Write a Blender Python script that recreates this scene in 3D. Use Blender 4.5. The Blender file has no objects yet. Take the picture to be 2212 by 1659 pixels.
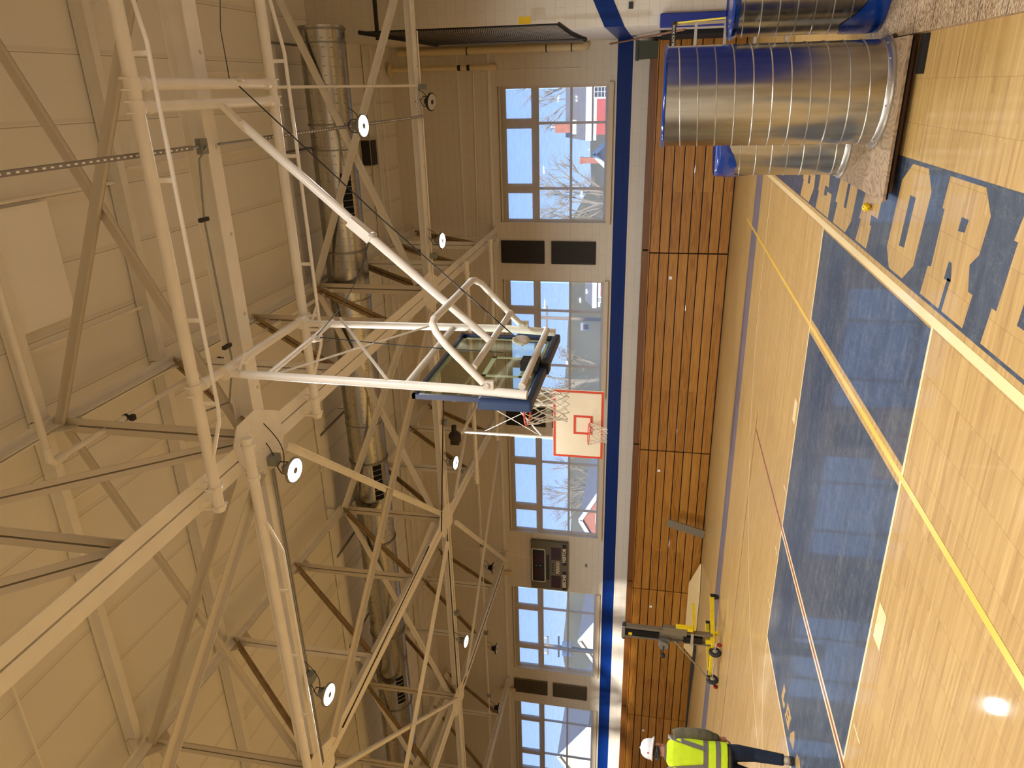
import bpy, bmesh, math, random
from mathutils import Vector, Matrix
random.seed(7)
SC = bpy.context.scene
COL = SC.collection
# ------------------------------------------------------------------ camera
RC = ((0.02389256, 0.92507105, 0.37904182), (0.19308216, -0.37628132, 0.90616315), (0.98089165, 0.05153565, -0.18760504))
# columns of the room axes seen by the camera (the phone was held sideways, so image right is down)
r = Vector((-RC[0][0], RC[1][0], -RC[2][0])); d = Vector((-RC[0][1], RC[1][1], -RC[2][1])); f = Vector((-RC[0][2], RC[1][2], -RC[2][2]))
cd = bpy.data.cameras.new('camera'); cam = bpy.data.objects.new('camera', cd); COL.objects.link(cam)
cam.matrix_world = Matrix(((r.x, -d.x, -f.x, 0), (r.y, -d.y, -f.y, 0), (r.z, -d.z, -f.z, 1.84), (0, 0, 0, 1)))
cd.sensor_width = 36; cd.sensor_fit = 'HORIZONTAL'; cd.lens = 1564.5 * 36 / 2212; cd.clip_end = 400; cd.clip_start = .05
SC.camera = cam
# ------------------------------------------------------------------ colour, world, sun
SC.view_settings.view_transform = 'Standard'; SC.view_settings.look = 'None'
SC.view_settings.exposure = 0.27; SC.view_settings.gamma = 1; SC.view_settings.use_curve_mapping = False
W = bpy.data.worlds.new('sky'); SC.world = W; W.use_nodes = True
nt = W.node_tree; nt.nodes.clear()
tc = nt.nodes.new('ShaderNodeTexCoord'); sp = nt.nodes.new('ShaderNodeSeparateXYZ'); cr = nt.nodes.new('ShaderNodeValToRGB')
bg = nt.nodes.new('ShaderNodeBackground'); wo = nt.nodes.new('ShaderNodeOutputWorld')
nt.links.new(tc.outputs['Generated'], sp.inputs[0]); nt.links.new(sp.outputs[2], cr.inputs[0])
cr.color_ramp.elements[0].position = 0.0; cr.color_ramp.elements[0].color = (.30, .28, .22, 1)
for p_, c_ in ((.01, (.50, .60, .74, 1)), (.12, (.32, .48, .84, 1))):
    e_ = cr.color_ramp.elements.new(p_); e_.color = c_
cr.color_ramp.elements[-1].position = .35; cr.color_ramp.elements[-1].color = (.16, .34, .78, 1)
nt.links.new(cr.outputs[0], bg.inputs[0]); bg.inputs[1].default_value = 1.95; nt.links.new(bg.outputs[0], wo.inputs[0])
sd = bpy.data.lights.new('sun', 'SUN'); sun = bpy.data.objects.new('sun', sd); COL.objects.link(sun)
sd.energy = 6.5; sd.color = (1, .95, .88); sd.angle = math.radians(1.6)
sun.rotation_euler = Vector((-.30, 1, -.222)).normalized().to_track_quat('-Z', 'Y').to_euler()
LAMP_W = 132.0
LAMP_COL = (.98, 1.0, 1.03)
try:
    SC.cycles.max_bounces = 10; SC.cycles.diffuse_bounces = 6; SC.cycles.glossy_bounces = 4; SC.cycles.transparent_max_bounces = 24
    SC.cycles.sample_clamp_indirect = 6; SC.cycles.caustics_reflective = False; SC.cycles.caustics_refractive = False
    SC.cycles.use_denoising = True
except Exception: pass
# ------------------------------------------------------------------ materials
def s2l(c):
    return tuple((x / 255 / 12.92) if x / 255 <= .04045 else ((x / 255 + .055) / 1.055) ** 2.4 for x in c)
MAT = {}
def mat(name, rgb, rough=.5, metal=0, noise=0, nscale=8, bump=0, coat=0, emit=0, alpha=1, trans=0, nstretch=None, spec=None):
    m = bpy.data.materials.new(name); m.use_nodes = True; MAT[name] = m
    n = m.node_tree.nodes; L = m.node_tree.links; b = n['Principled BSDF']
    c = (*s2l(rgb), 1)
    b.inputs['Base Color'].default_value = c; b.inputs['Roughness'].default_value = rough; b.inputs['Metallic'].default_value = metal
    b.inputs['Coat Weight'].default_value = coat
    if spec is not None: b.inputs['Specular IOR Level'].default_value = spec
    if emit: b.inputs['Emission Color'].default_value = c; b.inputs['Emission Strength'].default_value = emit
    if alpha < 1: b.inputs['Alpha'].default_value = alpha
    if trans: b.inputs['Transmission Weight'].default_value = trans
    if noise or bump:
        t = n.new('ShaderNodeTexCoord'); mp = n.new('ShaderNodeMapping'); no = n.new('ShaderNodeTexNoise')
        L.new(t.outputs['Object'], mp.inputs[0]); L.new(mp.outputs[0], no.inputs['Vector'])
        if nstretch: mp.inputs['Scale'].default_value = nstretch
        no.inputs['Scale'].default_value = nscale; no.inputs['Detail'].default_value = 5
        if noise:
            mr = n.new('ShaderNodeMapRange'); mr.inputs[1].default_value = .3; mr.inputs[2].default_value = .7
            mr.inputs[3].default_value = 1 - noise; mr.inputs[4].default_value = 1 + noise * .6
            mx = n.new('ShaderNodeMix'); mx.data_type = 'RGBA'; mx.blend_type = 'MULTIPLY'; mx.inputs[0].default_value = 1
            mx.inputs[6].default_value = c; L.new(no.outputs[0], mr.inputs[0]); L.new(mr.outputs[0], mx.inputs[7]); L.new(mx.outputs[2], b.inputs['Base Color'])
        if bump:
            bp = n.new('ShaderNodeBump'); bp.inputs['Strength'].default_value = bump; bp.inputs['Distance'].default_value = .01
            L.new(no.outputs[0], bp.inputs['Height']); L.new(bp.outputs[0], b.inputs['Normal'])
    return m
CREAM = (222, 214, 198)
mat('steel_paint', (236, 232, 222), .45, noise=.05, nscale=3)
mat('pipe_paint', (240, 234, 220), .38, noise=.05, nscale=4)
mat('plate_grey', (206, 197, 178), .45)
mat('brown_steel', (158, 132, 92), .7, noise=.3, nscale=6)  # brown with random mottling, used on the window-side diagonals
mat('galv', (196, 194, 186), .26, 1, noise=.16, nscale=3, nstretch=(.6, 6, 6))
mat('galv_up', (186, 184, 176), .2, 1, noise=.16, nscale=4, nstretch=(5, 5, .5))
mat('galv_dull', (150, 148, 140), .45, .8)
mat('seam', (205, 200, 190), .35, 1)
mat('black', (22, 21, 20), .5); mat('black_gloss', (18, 18, 20), .25)
mat('dark_opening', (6, 6, 6), .9)
mat('navy_pad', (22, 52, 92), .42, bump=.05, nscale=60)
mat('navy_frame', (12, 26, 70), .35)
mat('blue_pad', (20, 42, 130), .45, bump=.05, nscale=40)
mat('orange', (214, 62, 22), .4)
mat('net', (215, 205, 186), .8)
mat('white_board', (232, 220, 190), .5, noise=.04, nscale=3)
mat('red_line', (205, 62, 26), .5)
mat('grille', (52, 44, 34), .7); mat('grille_far', (118, 106, 82), .7)
mat('unistrut', (150, 144, 136), .5, .4)
mat('score_case', (104, 98, 78), .5); mat('score_text', (225, 215, 190), .5); mat('led_off', (62, 14, 18), .4); mat('score_green', (16, 30, 18), .4)
mat('line_cream', (232, 205, 146), .3, coat=.35); mat('line_yellow', (232, 186, 70), .3, coat=.35); mat('line_yellow2', (226, 200, 70), .3)
mat('line_red', (150, 70, 58), .3, coat=.3); mat('stripe_grey', (104, 104, 116), .35, coat=.3, noise=.12, nscale=3)
mat('hivis', (205, 232, 20), .75, noise=.08, nscale=12, bump=.4); mat('reflective', (112, 106, 98), .5)
mat('jacket', (98, 92, 68), .85, noise=.15, nscale=9, bump=.5); mat('jeans', (20, 32, 52), .85, noise=.25, nscale=14, bump=.4)
mat('skin', (176, 120, 96), .6); mat('hat', (236, 236, 238), .25, coat=.4); mat('hair', (60, 50, 42), .8); mat('sticker', (200, 30, 40), .5)
mat('shoe', (176, 160, 140), .7, noise=.2, nscale=30); mat('sole', (40, 38, 36), .8); mat('glasses', (20, 20, 20), .3)
mat('lift_yellow', (226, 196, 24), .4, noise=.1, nscale=10); mat('lift_alu', (150, 142, 122), .35, .7, noise=.12, nscale=4, nstretch=(1, 1, .2)); mat('rubber', (42, 42, 42), .8); mat('caster_red', (150, 40, 30), .5)
mat('ladder_yellow', (220, 200, 60), .5); mat('alu', (200, 198, 190), .35, .7)
mat('ball_yellow', (246, 206, 10), .45); mat('bin_green', (62, 68, 54), .5)
mat('tape_dark', (50, 50, 48), .8); mat('pvc', (222, 204, 160), .4); mat('tag_yellow', (240, 200, 20), .6)
mat('handrail_wood', (150, 104, 70), .5); mat('box_grey', (130, 132, 124), .5)
mat('brick_red', (196, 88, 78), .9); mat('trim_white', (235, 235, 232), .7); mat('roof_grey', (140, 130, 120), .9, noise=.15, nscale=3)
mat('brick_orange', (190, 118, 88), .9, noise=.2, nscale=4); mat('bark', (160, 146, 122), .9); mat('leaf_pale', (170, 168, 112), .9); mat('leaf_dull', (160, 148, 104), .9)
mat('hill', (96, 92, 72), 1, noise=.3, nscale=.15); mat('lawn', (96, 110, 64), 1, noise=.2, nscale=.5); mat('pole_wood', (150, 132, 110), .9)
mat('panel_white', (250, 247, 240), .6); mat('dark_glass', (50, 60, 70), .2)
mat('peach_siding', (250, 228, 196), .9)
mat('frame_paint', (214, 200, 176), .5); mat('screen_mesh', (36, 30, 28), .6)

# lit lens
m = bpy.data.materials.new('lit_lens'); m.use_nodes = True; MAT['lit_lens'] = m
b = m.node_tree.nodes['Principled BSDF']; b.inputs['Emission Color'].default_value = (1, .96, .88, 1); b.inputs['Emission Strength'].default_value = 26
mat('unlit_lens', (190, 186, 176), .3)
# glass backboard / window panes
def glass(name, tint, rough=0.02, gl=.10):
    m = bpy.data.materials.new(name); m.use_nodes = True; MAT[name] = m; n = m.node_tree.nodes; L = m.node_tree.links; n.clear()
    o = n.new('ShaderNodeOutputMaterial'); t = n.new('ShaderNodeBsdfTransparent'); g = n.new('ShaderNodeBsdfGlossy'); x = n.new('ShaderNodeMixShader')
    lw = n.new('ShaderNodeLayerWeight'); lw.inputs[0].default_value = .5; pw_ = n.new('ShaderNodeMath'); pw_.operation = 'POWER'; pw_.inputs[1].default_value = 4; fr = n.new('ShaderNodeMapRange')
    fr.inputs[3].default_value = .03; fr.inputs[4].default_value = .55; L.new(lw.outputs['Facing'], pw_.inputs[0]); L.new(pw_.outputs[0], fr.inputs[0])
    t.inputs[0].default_value = (*tint, 1); g.inputs['Roughness'].default_value = rough
    L.new(fr.outputs[0], x.inputs[0]); L.new(t.outputs[0], x.inputs[1]); L.new(g.outputs[0], x.inputs[2]); L.new(x.outputs[0], o.inputs[0])
glass('pane', (.97, .985, 1)); glass('board_glass', (.86, .92, .86))
def shade():
    m = bpy.data.materials.new('shade_mesh'); m.use_nodes = True; MAT['shade_mesh'] = m; n = m.node_tree.nodes; L = m.node_tree.links; n.clear()
    o = n.new('ShaderNodeOutputMaterial'); t = n.new('ShaderNodeBsdfTransparent'); dff = n.new('ShaderNodeBsdfDiffuse'); tr = n.new('ShaderNodeBsdfTranslucent')
    a = n.new('ShaderNodeMixShader'); x = n.new('ShaderNodeMixShader'); tcn = n.new('ShaderNodeTexCoord'); no = n.new('ShaderNodeTexNoise'); mp = n.new('ShaderNodeMapping')
    dff.inputs[0].default_value = (.75, .73, .68, 1); tr.inputs[0].default_value = (.7, .7, .7, 1); a.inputs[0].default_value = .55
    mp.inputs['Scale'].default_value = (1, 1, 9); no.inputs['Scale'].default_value = 5
    L.new(tcn.outputs['Object'], mp.inputs[0]); L.new(mp.outputs[0], no.inputs['Vector'])
    r = n.new('ShaderNodeMapRange'); r.inputs[3].default_value = .17; r.inputs[4].default_value = .29; L.new(no.outputs[0], r.inputs[0])
    L.new(dff.outputs[0], a.inputs[1]); L.new(tr.outputs[0], a.inputs[2]); L.new(r.outputs[0], x.inputs[0]); L.new(t.outputs[0], x.inputs[1]); L.new(a.outputs[0], x.inputs[2]); L.new(x.outputs[0], o.inputs[0])
shade()
m = bpy.data.materials.new('fill_shade_cloth'); m.use_nodes = True; MAT['fill_shade_cloth'] = m; n = m.node_tree.nodes; n.clear()
o = n.new('ShaderNodeOutputMaterial'); t = n.new('ShaderNodeBsdfTranslucent'); t.inputs[0].default_value = (.34, .33, .31, 1); m.node_tree.links.new(t.outputs[0], o.inputs[0])
class N:   # tiny node helper
    def __init__(s, name):
        s.m = bpy.data.materials.new(name); s.m.use_nodes = True; MAT[name] = s.m
        s.n = s.m.node_tree.nodes; s.L = s.m.node_tree.links; s.b = s.n['Principled BSDF']
        tcn = s.n.new('ShaderNodeTexCoord'); s.obj = tcn.outputs['Object']
        sx = s.n.new('ShaderNodeSeparateXYZ'); s.L.new(s.obj, sx.inputs[0]); s.x, s.y, s.z = sx.outputs
    def put(s, sock, v):
        if hasattr(v, 'node'): s.L.new(v, sock)
        else: sock.default_value = v
    def math(s, op, a, b=0., c=0.):
        k = s.n.new('ShaderNodeMath'); k.operation = op
        for i, v in enumerate((a, b, c)): s.put(k.inputs[i], v)
        return k.outputs[0]
    def vec(s, x, y, z):
        k = s.n.new('ShaderNodeCombineXYZ')
        for i, v in enumerate((x, y, z)): s.put(k.inputs[i], v)
        return k.outputs[0]
    def noise(s, v, scale=5, detail=4, rough=.5):
        k = s.n.new('ShaderNodeTexNoise'); s.L.new(v, k.inputs['Vector']); k.inputs['Scale'].default_value = scale
        k.inputs['Detail'].default_value = detail; k.inputs['Roughness'].default_value = rough; return k.outputs[0]
    def white(s, v):
        k = s.n.new('ShaderNodeTexWhiteNoise'); k.noise_dimensions = '3D'; s.L.new(v, k.inputs['Vector']); return k.outputs['Value']
    def ramp(s, v, stops):
        k = s.n.new('ShaderNodeValToRGB'); s.put(k.inputs[0], v); e = k.color_ramp.elements
        while len(e) < len(stops): e.new(.5)
        for q, (p, c) in zip(e, stops): q.position = p; q.color = (*s2l(c), 1)
        return k.outputs[0]
    def mix(s, fac, a, b, mode='MIX'):
        k = s.n.new('ShaderNodeMix'); k.data_type = 'RGBA'; k.blend_type = mode
        s.put(k.inputs[0], fac); s.put(k.inputs[6], a if hasattr(a, 'node') else (*a, 1)); s.put(k.inputs[7], b if hasattr(b, 'node') else (*b, 1)); return k.outputs[2]
    def bump(s, h, st=.3, dist=.005):
        k = s.n.new('ShaderNodeBump'); k.inputs['Strength'].default_value = st; k.inputs['Distance'].default_value = dist
        s.L.new(h, k.inputs['Height']); s.L.new(k.outputs[0], s.b.inputs['Normal'])
    def end(s, col, rough=.5, coat=0):
        s.put(s.b.inputs['Base Color'], col); s.put(s.b.inputs['Roughness'], rough); s.b.inputs['Coat Weight'].default_value = coat
def floor_mat():
    k = N('maple_floor'); w = .024
    iy = k.math('FLOOR', k.math('DIVIDE', k.y, w))
    ix = k.math('FLOOR', k.math('DIVIDE', k.math('ADD', k.x, .012), .3125))
    rnd = k.white(k.vec(ix, iy, 0.)); big = k.noise(k.obj, .35, 2)
    grain = k.noise(k.vec(k.math('MULTIPLY', k.x, 2.5), k.math('MULTIPLY', k.y, 45.), k.math('MULTIPLY', rnd, 9.)), 1.6, 5)
    ix2 = k.math('FLOOR', k.math('DIVIDE', k.math('ADD', k.x, k.math('MULTIPLY', k.white(k.vec(iy, 3., 0.)), 9.)), 1.3))
    t = k.math('ADD', k.math('ADD', k.math('MULTIPLY', rnd, .16), k.math('MULTIPLY', k.white(k.vec(ix2, iy, 5.)), .26)), k.math('MULTIPLY', grain, .5))
    c = k.ramp(t, [(0.16, (152, 114, 62)), (.4, (173, 137, 79)), (.6, (184, 149, 89)), (.84, (200, 167, 106))])
    fy = k.math('FRACT', k.math('DIVIDE', k.y, w)); fx = k.math('FRACT', k.math('DIVIDE', k.math('ADD', k.x, .012), .3125))
    e1 = k.math('MULTIPLY', k.math('LESS_THAN', fy, .06), .16)
    e2 = k.math('MULTIPLY', k.math('LESS_THAN', fx, .012), .45)
    e = k.math('MAXIMUM', e1, e2)
    c = k.mix(e, c, s2l((120, 78, 36)))
    wear = k.noise(k.vec(k.x, k.math('MULTIPLY', k.y, 1.3), 0.), .8, 6)
    k.bump(k.noise(k.vec(k.math('MULTIPLY', k.x, 6.), k.math('MULTIPLY', k.y, 26.), 0.), 1.2, 3), .06, .01)
    r = k.math('ADD', .42, k.math('MULTIPLY', wear, .12))
    k.b.inputs['Specular IOR Level'].default_value = .15; k.end(c, r, .24); k.put(k.b.inputs['Coat Roughness'], k.math('ADD', .02, k.math('MULTIPLY', wear, .06)))
def lane_mat():
    k = N('lane_blue')
    a = k.noise(k.vec(k.math('MULTIPLY', k.x, 1.6), k.math('MULTIPLY', k.y, 6.), 0.), 1.4, 8, .75)
    b = k.noise(k.vec(k.math('MULTIPLY', k.x, 5.), k.math('MULTIPLY', k.y, 8.), 3.), 2.2, 8, .8)
    c = k.ramp(k.math('ADD', k.math('MULTIPLY', a, .55), k.math('MULTIPLY', b, .45)), [(.36, (20, 32, 46)), (.46, (36, 48, 64)), (.53, (52, 62, 76)), (.64, (84, 88, 92))])
    # scuffs and scratches worn through the paint
    wv = k.noise(k.vec(k.math('MULTIPLY', k.x, 1.2), k.math('MULTIPLY', k.y, 3.4), 7.), 5, 9, .8)
    sc = k.math('LESS_THAN', k.math('ABSOLUTE', k.math('SUBTRACT', wv, .5)), .006)
    c = k.mix(k.math('MULTIPLY', sc, .75), c, s2l((14, 26, 44)))
    w2 = k.noise(k.vec(k.math('MULTIPLY', k.x, 4.), k.math('MULTIPLY', k.y, 1.), 2.), 3, 9, .75)
    c = k.mix(k.math('MULTIPLY', k.math('LESS_THAN', k.math('ABSOLUTE', k.math('SUBTRACT', w2, .56)), .003), .5), c, s2l((150, 142, 124)))
    k.bump(k.noise(k.vec(k.math('MULTIPLY', k.x, 6.), k.math('MULTIPLY', k.y, 26.), 0.), 1.2, 3), .07, .01)
    k.b.inputs['Specular IOR Level'].default_value = .3; k.end(c, k.math('ADD', .42, k.math('MULTIPLY', b, .16)), .34); k.put(k.b.inputs['Coat Roughness'], k.math('ADD', .02, k.math('MULTIPLY', a, .08)))
def block_mat(name, u, rgb, seed=0., rough=.6, spec=.4):
    k = N(name); k.b.inputs['Specular IOR Level'].default_value = spec; U = k.x if u == 'x' else k.y
    row = k.math('FLOOR', k.math('DIVIDE', k.z, .203)); off = k.math('MULTIPLY', k.math('MODULO', row, 2.), .203)
    fu = k.math('FRACT', k.math('DIVIDE', k.math('ADD', k.math('ADD', U, off), 40.6), .406)); fz = k.math('FRACT', k.math('DIVIDE', k.z, .203))
    j = k.math('MAXIMUM', k.math('LESS_THAN', fu, .024), k.math('LESS_THAN', fz, .048))
    base = k.mix(k.math('MULTIPLY', j, .22), s2l(rgb), s2l(tuple(int(v * .62) for v in rgb)))
    nn = k.noise(k.obj, 1.2, 3); base = k.mix(k.math('MULTIPLY', nn, .12), base, s2l(tuple(int(v * .8) for v in rgb)))
    h = k.math('SUBTRACT', k.math('MULTIPLY', k.noise(k.obj, 60, 3), .25), j)
    k.bump(h, .5, .004); k.end(base, rough)
def deck_mat():
    k = N('ceiling_deck')
    fx = k.math('FRACT', k.math('DIVIDE', k.math('ADD', k.x, 51.06), .86))
    j = k.math('LESS_THAN', fx, .014); w = k.math('LESS_THAN', k.math('ABSOLUTE', k.math('SUBTRACT', fx, .06)), .03)
    fy = k.math('FRACT', k.math('DIVIDE', k.math('ADD', k.y, 15.9), 2.3)); j2 = k.math('LESS_THAN', fy, .006)
    jj = k.math('MAXIMUM', j, j2)
    c = k.mix(k.math('MULTIPLY', jj, .55), s2l((236, 232, 222)), s2l((108, 90, 66)))
    c = k.mix(k.math('MULTIPLY', w, .10), c, s2l((120, 96, 62)))
    c = k.mix(k.math('MULTIPLY', k.noise(k.obj, .9, 4), .14), c, s2l((200, 192, 176)))
    k.end(c, .8)
def wood_mat(name, a, b, c3, ax, rough=.3, pitch=.26):
    k = N(name)
    row = k.math('FLOOR', k.math('DIVIDE', k.z, pitch)); seg = k.math('FLOOR', k.math('DIVIDE', k.math('ADD', k.x, 50.), 4.9))
    rnd = k.white(k.vec(row, seg, 1.))
    v = k.vec(k.math('ADD', k.math('MULTIPLY', k.x, .3), k.math('MULTIPLY', rnd, 20.)), k.math('MULTIPLY', k.y, 3.), k.math('ADD', k.math('MULTIPLY', k.z, 5.), k.math('MULTIPLY', rnd, 7.)))
    w = k.noise(v, 1.6, 3, .5); g = k.math('FRACT', k.math('MULTIPLY', w, 7.))
    g = k.math('ABSOLUTE', k.math('SUBTRACT', g, .5)); fine = k.noise(k.vec(k.math('MULTIPLY', k.x, 3.), k.y, k.math('MULTIPLY', k.z, 120.)), 1.5, 4)
    t = k.math('ADD', k.math('MULTIPLY', g, .7), k.math('MULTIPLY', fine, .4)); t = k.math('ADD', t, k.math('MULTIPLY', rnd, .28))
    c = k.ramp(t, [(.1, a), (.45, b), (.95, c3)])
    k.end(c, rough, .25)
def ply_mat():
    k = N('plywood'); v = k.vec(k.math('MULTIPLY', k.x, 2.2), k.math('MULTIPLY', k.y, 1.5), k.z)
    w = k.noise(v, 1.5, 2, .4); g = k.math('ABSOLUTE', k.math('SUBTRACT', k.math('FRACT', k.math('MULTIPLY', w, 16.)), .5))
    c = k.ramp(k.math('ADD', g, k.math('MULTIPLY', k.noise(k.obj, 25, 4), .35)), [(.1, (112, 90, 64)), (.35, (150, 122, 88)), (.8, (166, 138, 104))]); k.end(c, .7)
def osb_mat():
    k = N('osb'); vo = k.n.new('ShaderNodeTexVoronoi'); mp = k.n.new('ShaderNodeMapping'); mp.inputs['Scale'].default_value = (13, 38, 20); mp.inputs['Rotation'].default_value = (0, 0, .5)
    k.L.new(k.obj, mp.inputs[0]); wv = k.n.new('ShaderNodeMix'); wv.data_type = 'RGBA'; wv.inputs[0].default_value = .12
    nz = k.n.new('ShaderNodeTexNoise'); nz.inputs['Scale'].default_value = 6; k.L.new(k.obj, nz.inputs['Vector'])
    k.L.new(mp.outputs[0], wv.inputs[6]); k.L.new(nz.outputs[1], wv.inputs[7]); k.L.new(wv.outputs[2], vo.inputs['Vector'])
    sp = k.n.new('ShaderNodeSeparateColor'); k.L.new(vo.outputs['Color'], sp.inputs[0])
    c = k.ramp(sp.outputs[0], [(.05, (92, 66, 42)), (.3, (140, 110, 76)), (.7, (170, 142, 106)), (.95, (192, 168, 130))])
    fy = k.math('FRACT', k.math('DIVIDE', k.math('ADD', k.y, .12), .41)); ln = k.math('LESS_THAN', fy, .03)
    c = k.mix(k.math('MULTIPLY', ln, .8), c, s2l((50, 40, 30))); k.end(c, .75)
def wrap_mat():
    m = mat('blue_wrap', (10, 62, 150), .12, coat=.6, bump=.6, nscale=14, alpha=.86)
floor_mat(); lane_mat(); deck_mat(); ply_mat(); osb_mat(); wrap_mat()
block_mat('block_x', 'x', CREAM); block_mat('block_y', 'y', CREAM); block_mat('band_x', 'x', (2, 42, 112), rough=.42, spec=.2); block_mat('band_y', 'y', (2, 42, 112), spec=.2, rough=.35)
wood_mat('bleacher_wood', (122, 74, 20), (164, 108, 36), (188, 134, 56), 'x', .3)
wood_mat('bleacher_dark', (84, 48, 14), (112, 66, 22), (132, 82, 30), 'x', .35)

# ------------------------------------------------------------------ mesh building
class MB:
    def __init__(s): s.v = []; s.f = []; s.mi = []
    def add(s, vs, fs, mi=0):
        o = len(s.v); s.v += [Vector(p) for p in vs]
        for q in fs: s.f.append([i + o for i in q]); s.mi.append(mi)
        return s
    def box(s, a, b, mi=0):
        x0, y0, z0 = a; x1, y1, z1 = b
        return s.add([(x0, y0, z0), (x1, y0, z0), (x1, y1, z0), (x0, y1, z0), (x0, y0, z1), (x1, y0, z1), (x1, y1, z1), (x0, y1, z1)],
                     [(0, 3, 2, 1), (4, 5, 6, 7), (0, 1, 5, 4), (1, 2, 6, 5), (2, 3, 7, 6), (3, 0, 4, 7)], mi)
    def frame(s, p0, p1, up):
        a = Vector(p0); b = Vector(p1); t = (b - a).normalized(); u = Vector(up); r_ = t.cross(u)
        if r_.length < 1e-4: r_ = t.cross(Vector((1, 0, 0)))
        r_.normalize(); u = r_.cross(t).normalized(); return a, b, t, r_, u
    def prof(s, p0, p1, rects, up=(0, 0, 1), mi=0):
        a, b, t, r_, u = s.frame(p0, p1, up)
        for (u0, u1, v0, v1) in rects:
            c = [r_ * x + u * y for x, y in ((u0, v0), (u1, v0), (u1, v1), (u0, v1))]
            s.add([a + q for q in c] + [b + q for q in c], [(0, 1, 2, 3), (7, 6, 5, 4), (0, 4, 5, 1), (1, 5, 6, 2), (2, 6, 7, 3), (3, 7, 4, 0)], mi)
        return s
    def beam(s, p0, p1, w, h, up=(0, 0, 1), mi=0): return s.prof(p0, p1, [(-w / 2, w / 2, -h / 2, h / 2)], up, mi)
    def tube(s, pts, rad, n=12, cap=True, mi=0, closed=False, sx=1., up=(0, 0, 1)):
        pts = [Vector(p) for p in pts]; m_ = len(pts); rad = rad if isinstance(rad, (list, tuple)) else [rad] * m_
        o = len(s.v); pr = None
        for i, p in enumerate(pts):
            if closed: t = pts[(i + 1) % m_] - pts[i - 1]
            else: t = (pts[min(i + 1, m_ - 1)] - pts[max(i - 1, 0)])
            t.normalize()
            if pr is None:
                pr = t.cross(Vector(up))
                if pr.length < 1e-3: pr = t.cross(Vector((1, 0, 0)))
                pr.normalize()
            else:
                pr = (pr - t * pr.dot(t)).normalized()
            q = t.cross(pr)
            for k in range(n):
                a = 2 * math.pi * k / n; s.v.append(p + (pr * math.cos(a) * sx + q * math.sin(a)) * rad[i])
        for i in range(m_ if closed else m_ - 1):
            j = (i + 1) % m_
            for k in range(n):
                k2 = (k + 1) % n; s.f.append([o + i * n + k, o + i * n + k2, o + j * n + k2, o + j * n + k]); s.mi.append(mi)
        if cap and not closed:
            s.f.append([o + k for k in range(n)][::-1]); s.f.append([o + (m_ - 1) * n + k for k in range(n)]); s.mi += [mi, mi]
        return s
    def lathe(s, c, axis, prof, n=24, mi=0, cap=True):
        a = Vector(axis).normalized(); x = a.cross(Vector((0, 0, 1)))
        if x.length < 1e-3: x = Vector((1, 0, 0))
        x.normalize(); y = a.cross(x); c = Vector(c); o = len(s.v)
        for (rr, h) in prof:
            for k in range(n):
                t = 2 * math.pi * k / n; s.v.append(c + a * h + (x * math.cos(t) + y * math.sin(t)) * rr)
        for i in range(len(prof) - 1):
            for k in range(n):
                k2 = (k + 1) % n; s.f.append([o + i * n + k, o + i * n + k2, o + (i + 1) * n + k2, o + (i + 1) * n + k]); s.mi.append(mi)
        if cap:
            s.f.append([o + k for k in range(n)][::-1]); s.f.append([o + (len(prof) - 1) * n + k for k in range(n)]); s.mi += [mi, mi]
        return s
    def prism(s, poly, z0, z1, mi=0, M=None):
        n = len(poly); vs = [Vector((x, y, z0)) for x, y in poly] + [Vector((x, y, z1)) for x, y in poly]
        if M: vs = [M @ v for v in vs]
        return s.add(vs, [list(range(n))[::-1], [n + i for i in range(n)]] + [[i, (i + 1) % n, n + (i + 1) % n, n + i] for i in range(n)], mi)
    def ell(s, c, rx, ry, rz, n=12, m_=8, mi=0, R=None):
        vs = []; 
        for i in range(m_ + 1):
            ph = math.pi * i / m_
            for k in range(n):
                t = 2 * math.pi * k / n; p = Vector((rx * math.sin(ph) * math.cos(t), ry * math.sin(ph) * math.sin(t), rz * math.cos(ph)))
                if R: p = R @ p
                vs.append(Vector(c) + p)
        return s.add(vs, [[i * n + k, (i + 1) * n + k, (i + 1) * n + (k + 1) % n, i * n + (k + 1) % n] for i in range(m_) for k in range(n)], mi)
    def build(s, name, m_, parent=None, smooth=False, bevel=0):
        me = bpy.data.meshes.new(name); org = wloc(parent) if parent else Vector((0, 0, 0))
        me.from_pydata([v - org for v in s.v], [], s.f); ms = m_ if isinstance(m_, (list, tuple)) else [m_]
        for x in ms: me.materials.append(MAT[x])
        if len(ms) > 1: me.polygons.foreach_set('material_index', s.mi)
        if smooth: me.polygons.foreach_set('use_smooth', [True] * len(me.polygons))
        bm = bmesh.new(); bm.from_mesh(me); bmesh.ops.recalc_face_normals(bm, faces=bm.faces); bm.to_mesh(me); bm.free()
        if smooth:
            try: me.set_sharp_from_angle(angle=math.radians(40))
            except Exception: pass
        o = bpy.data.objects.new(name, me); COL.objects.link(o)
        if parent: o.parent = parent
        if bevel:
            bv = o.modifiers.new('bevel', 'BEVEL'); bv.width = bevel; bv.segments = 2; bv.limit_method = 'ANGLE'
        return o
def wloc(o):
    v = Vector((0, 0, 0))
    while o: v = v + o.location; o = o.parent
    return v
def tag(o, label, cat, group=None, kind=None):
    o['label'] = label; o['category'] = cat
    if group: o['group'] = group
    if kind: o['kind'] = kind
    return o
def thing(name, loc, label, cat, group=None):
    o = bpy.data.objects.new(name, None); COL.objects.link(o); o.location = loc; o.empty_display_size = .1
    return tag(o, label, cat, group)
def struct(o): o['kind'] = 'structure'; return o
def copy_tree(o, parent=None):
    c = o.copy(); COL.objects.link(c)
    if parent: c.parent = parent
    for ch in [q for q in bpy.data.objects if q.parent == o]: copy_tree(ch, c)
    return c
def plab(o, s): o['label'] = s; return o
V = Vector

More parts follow.
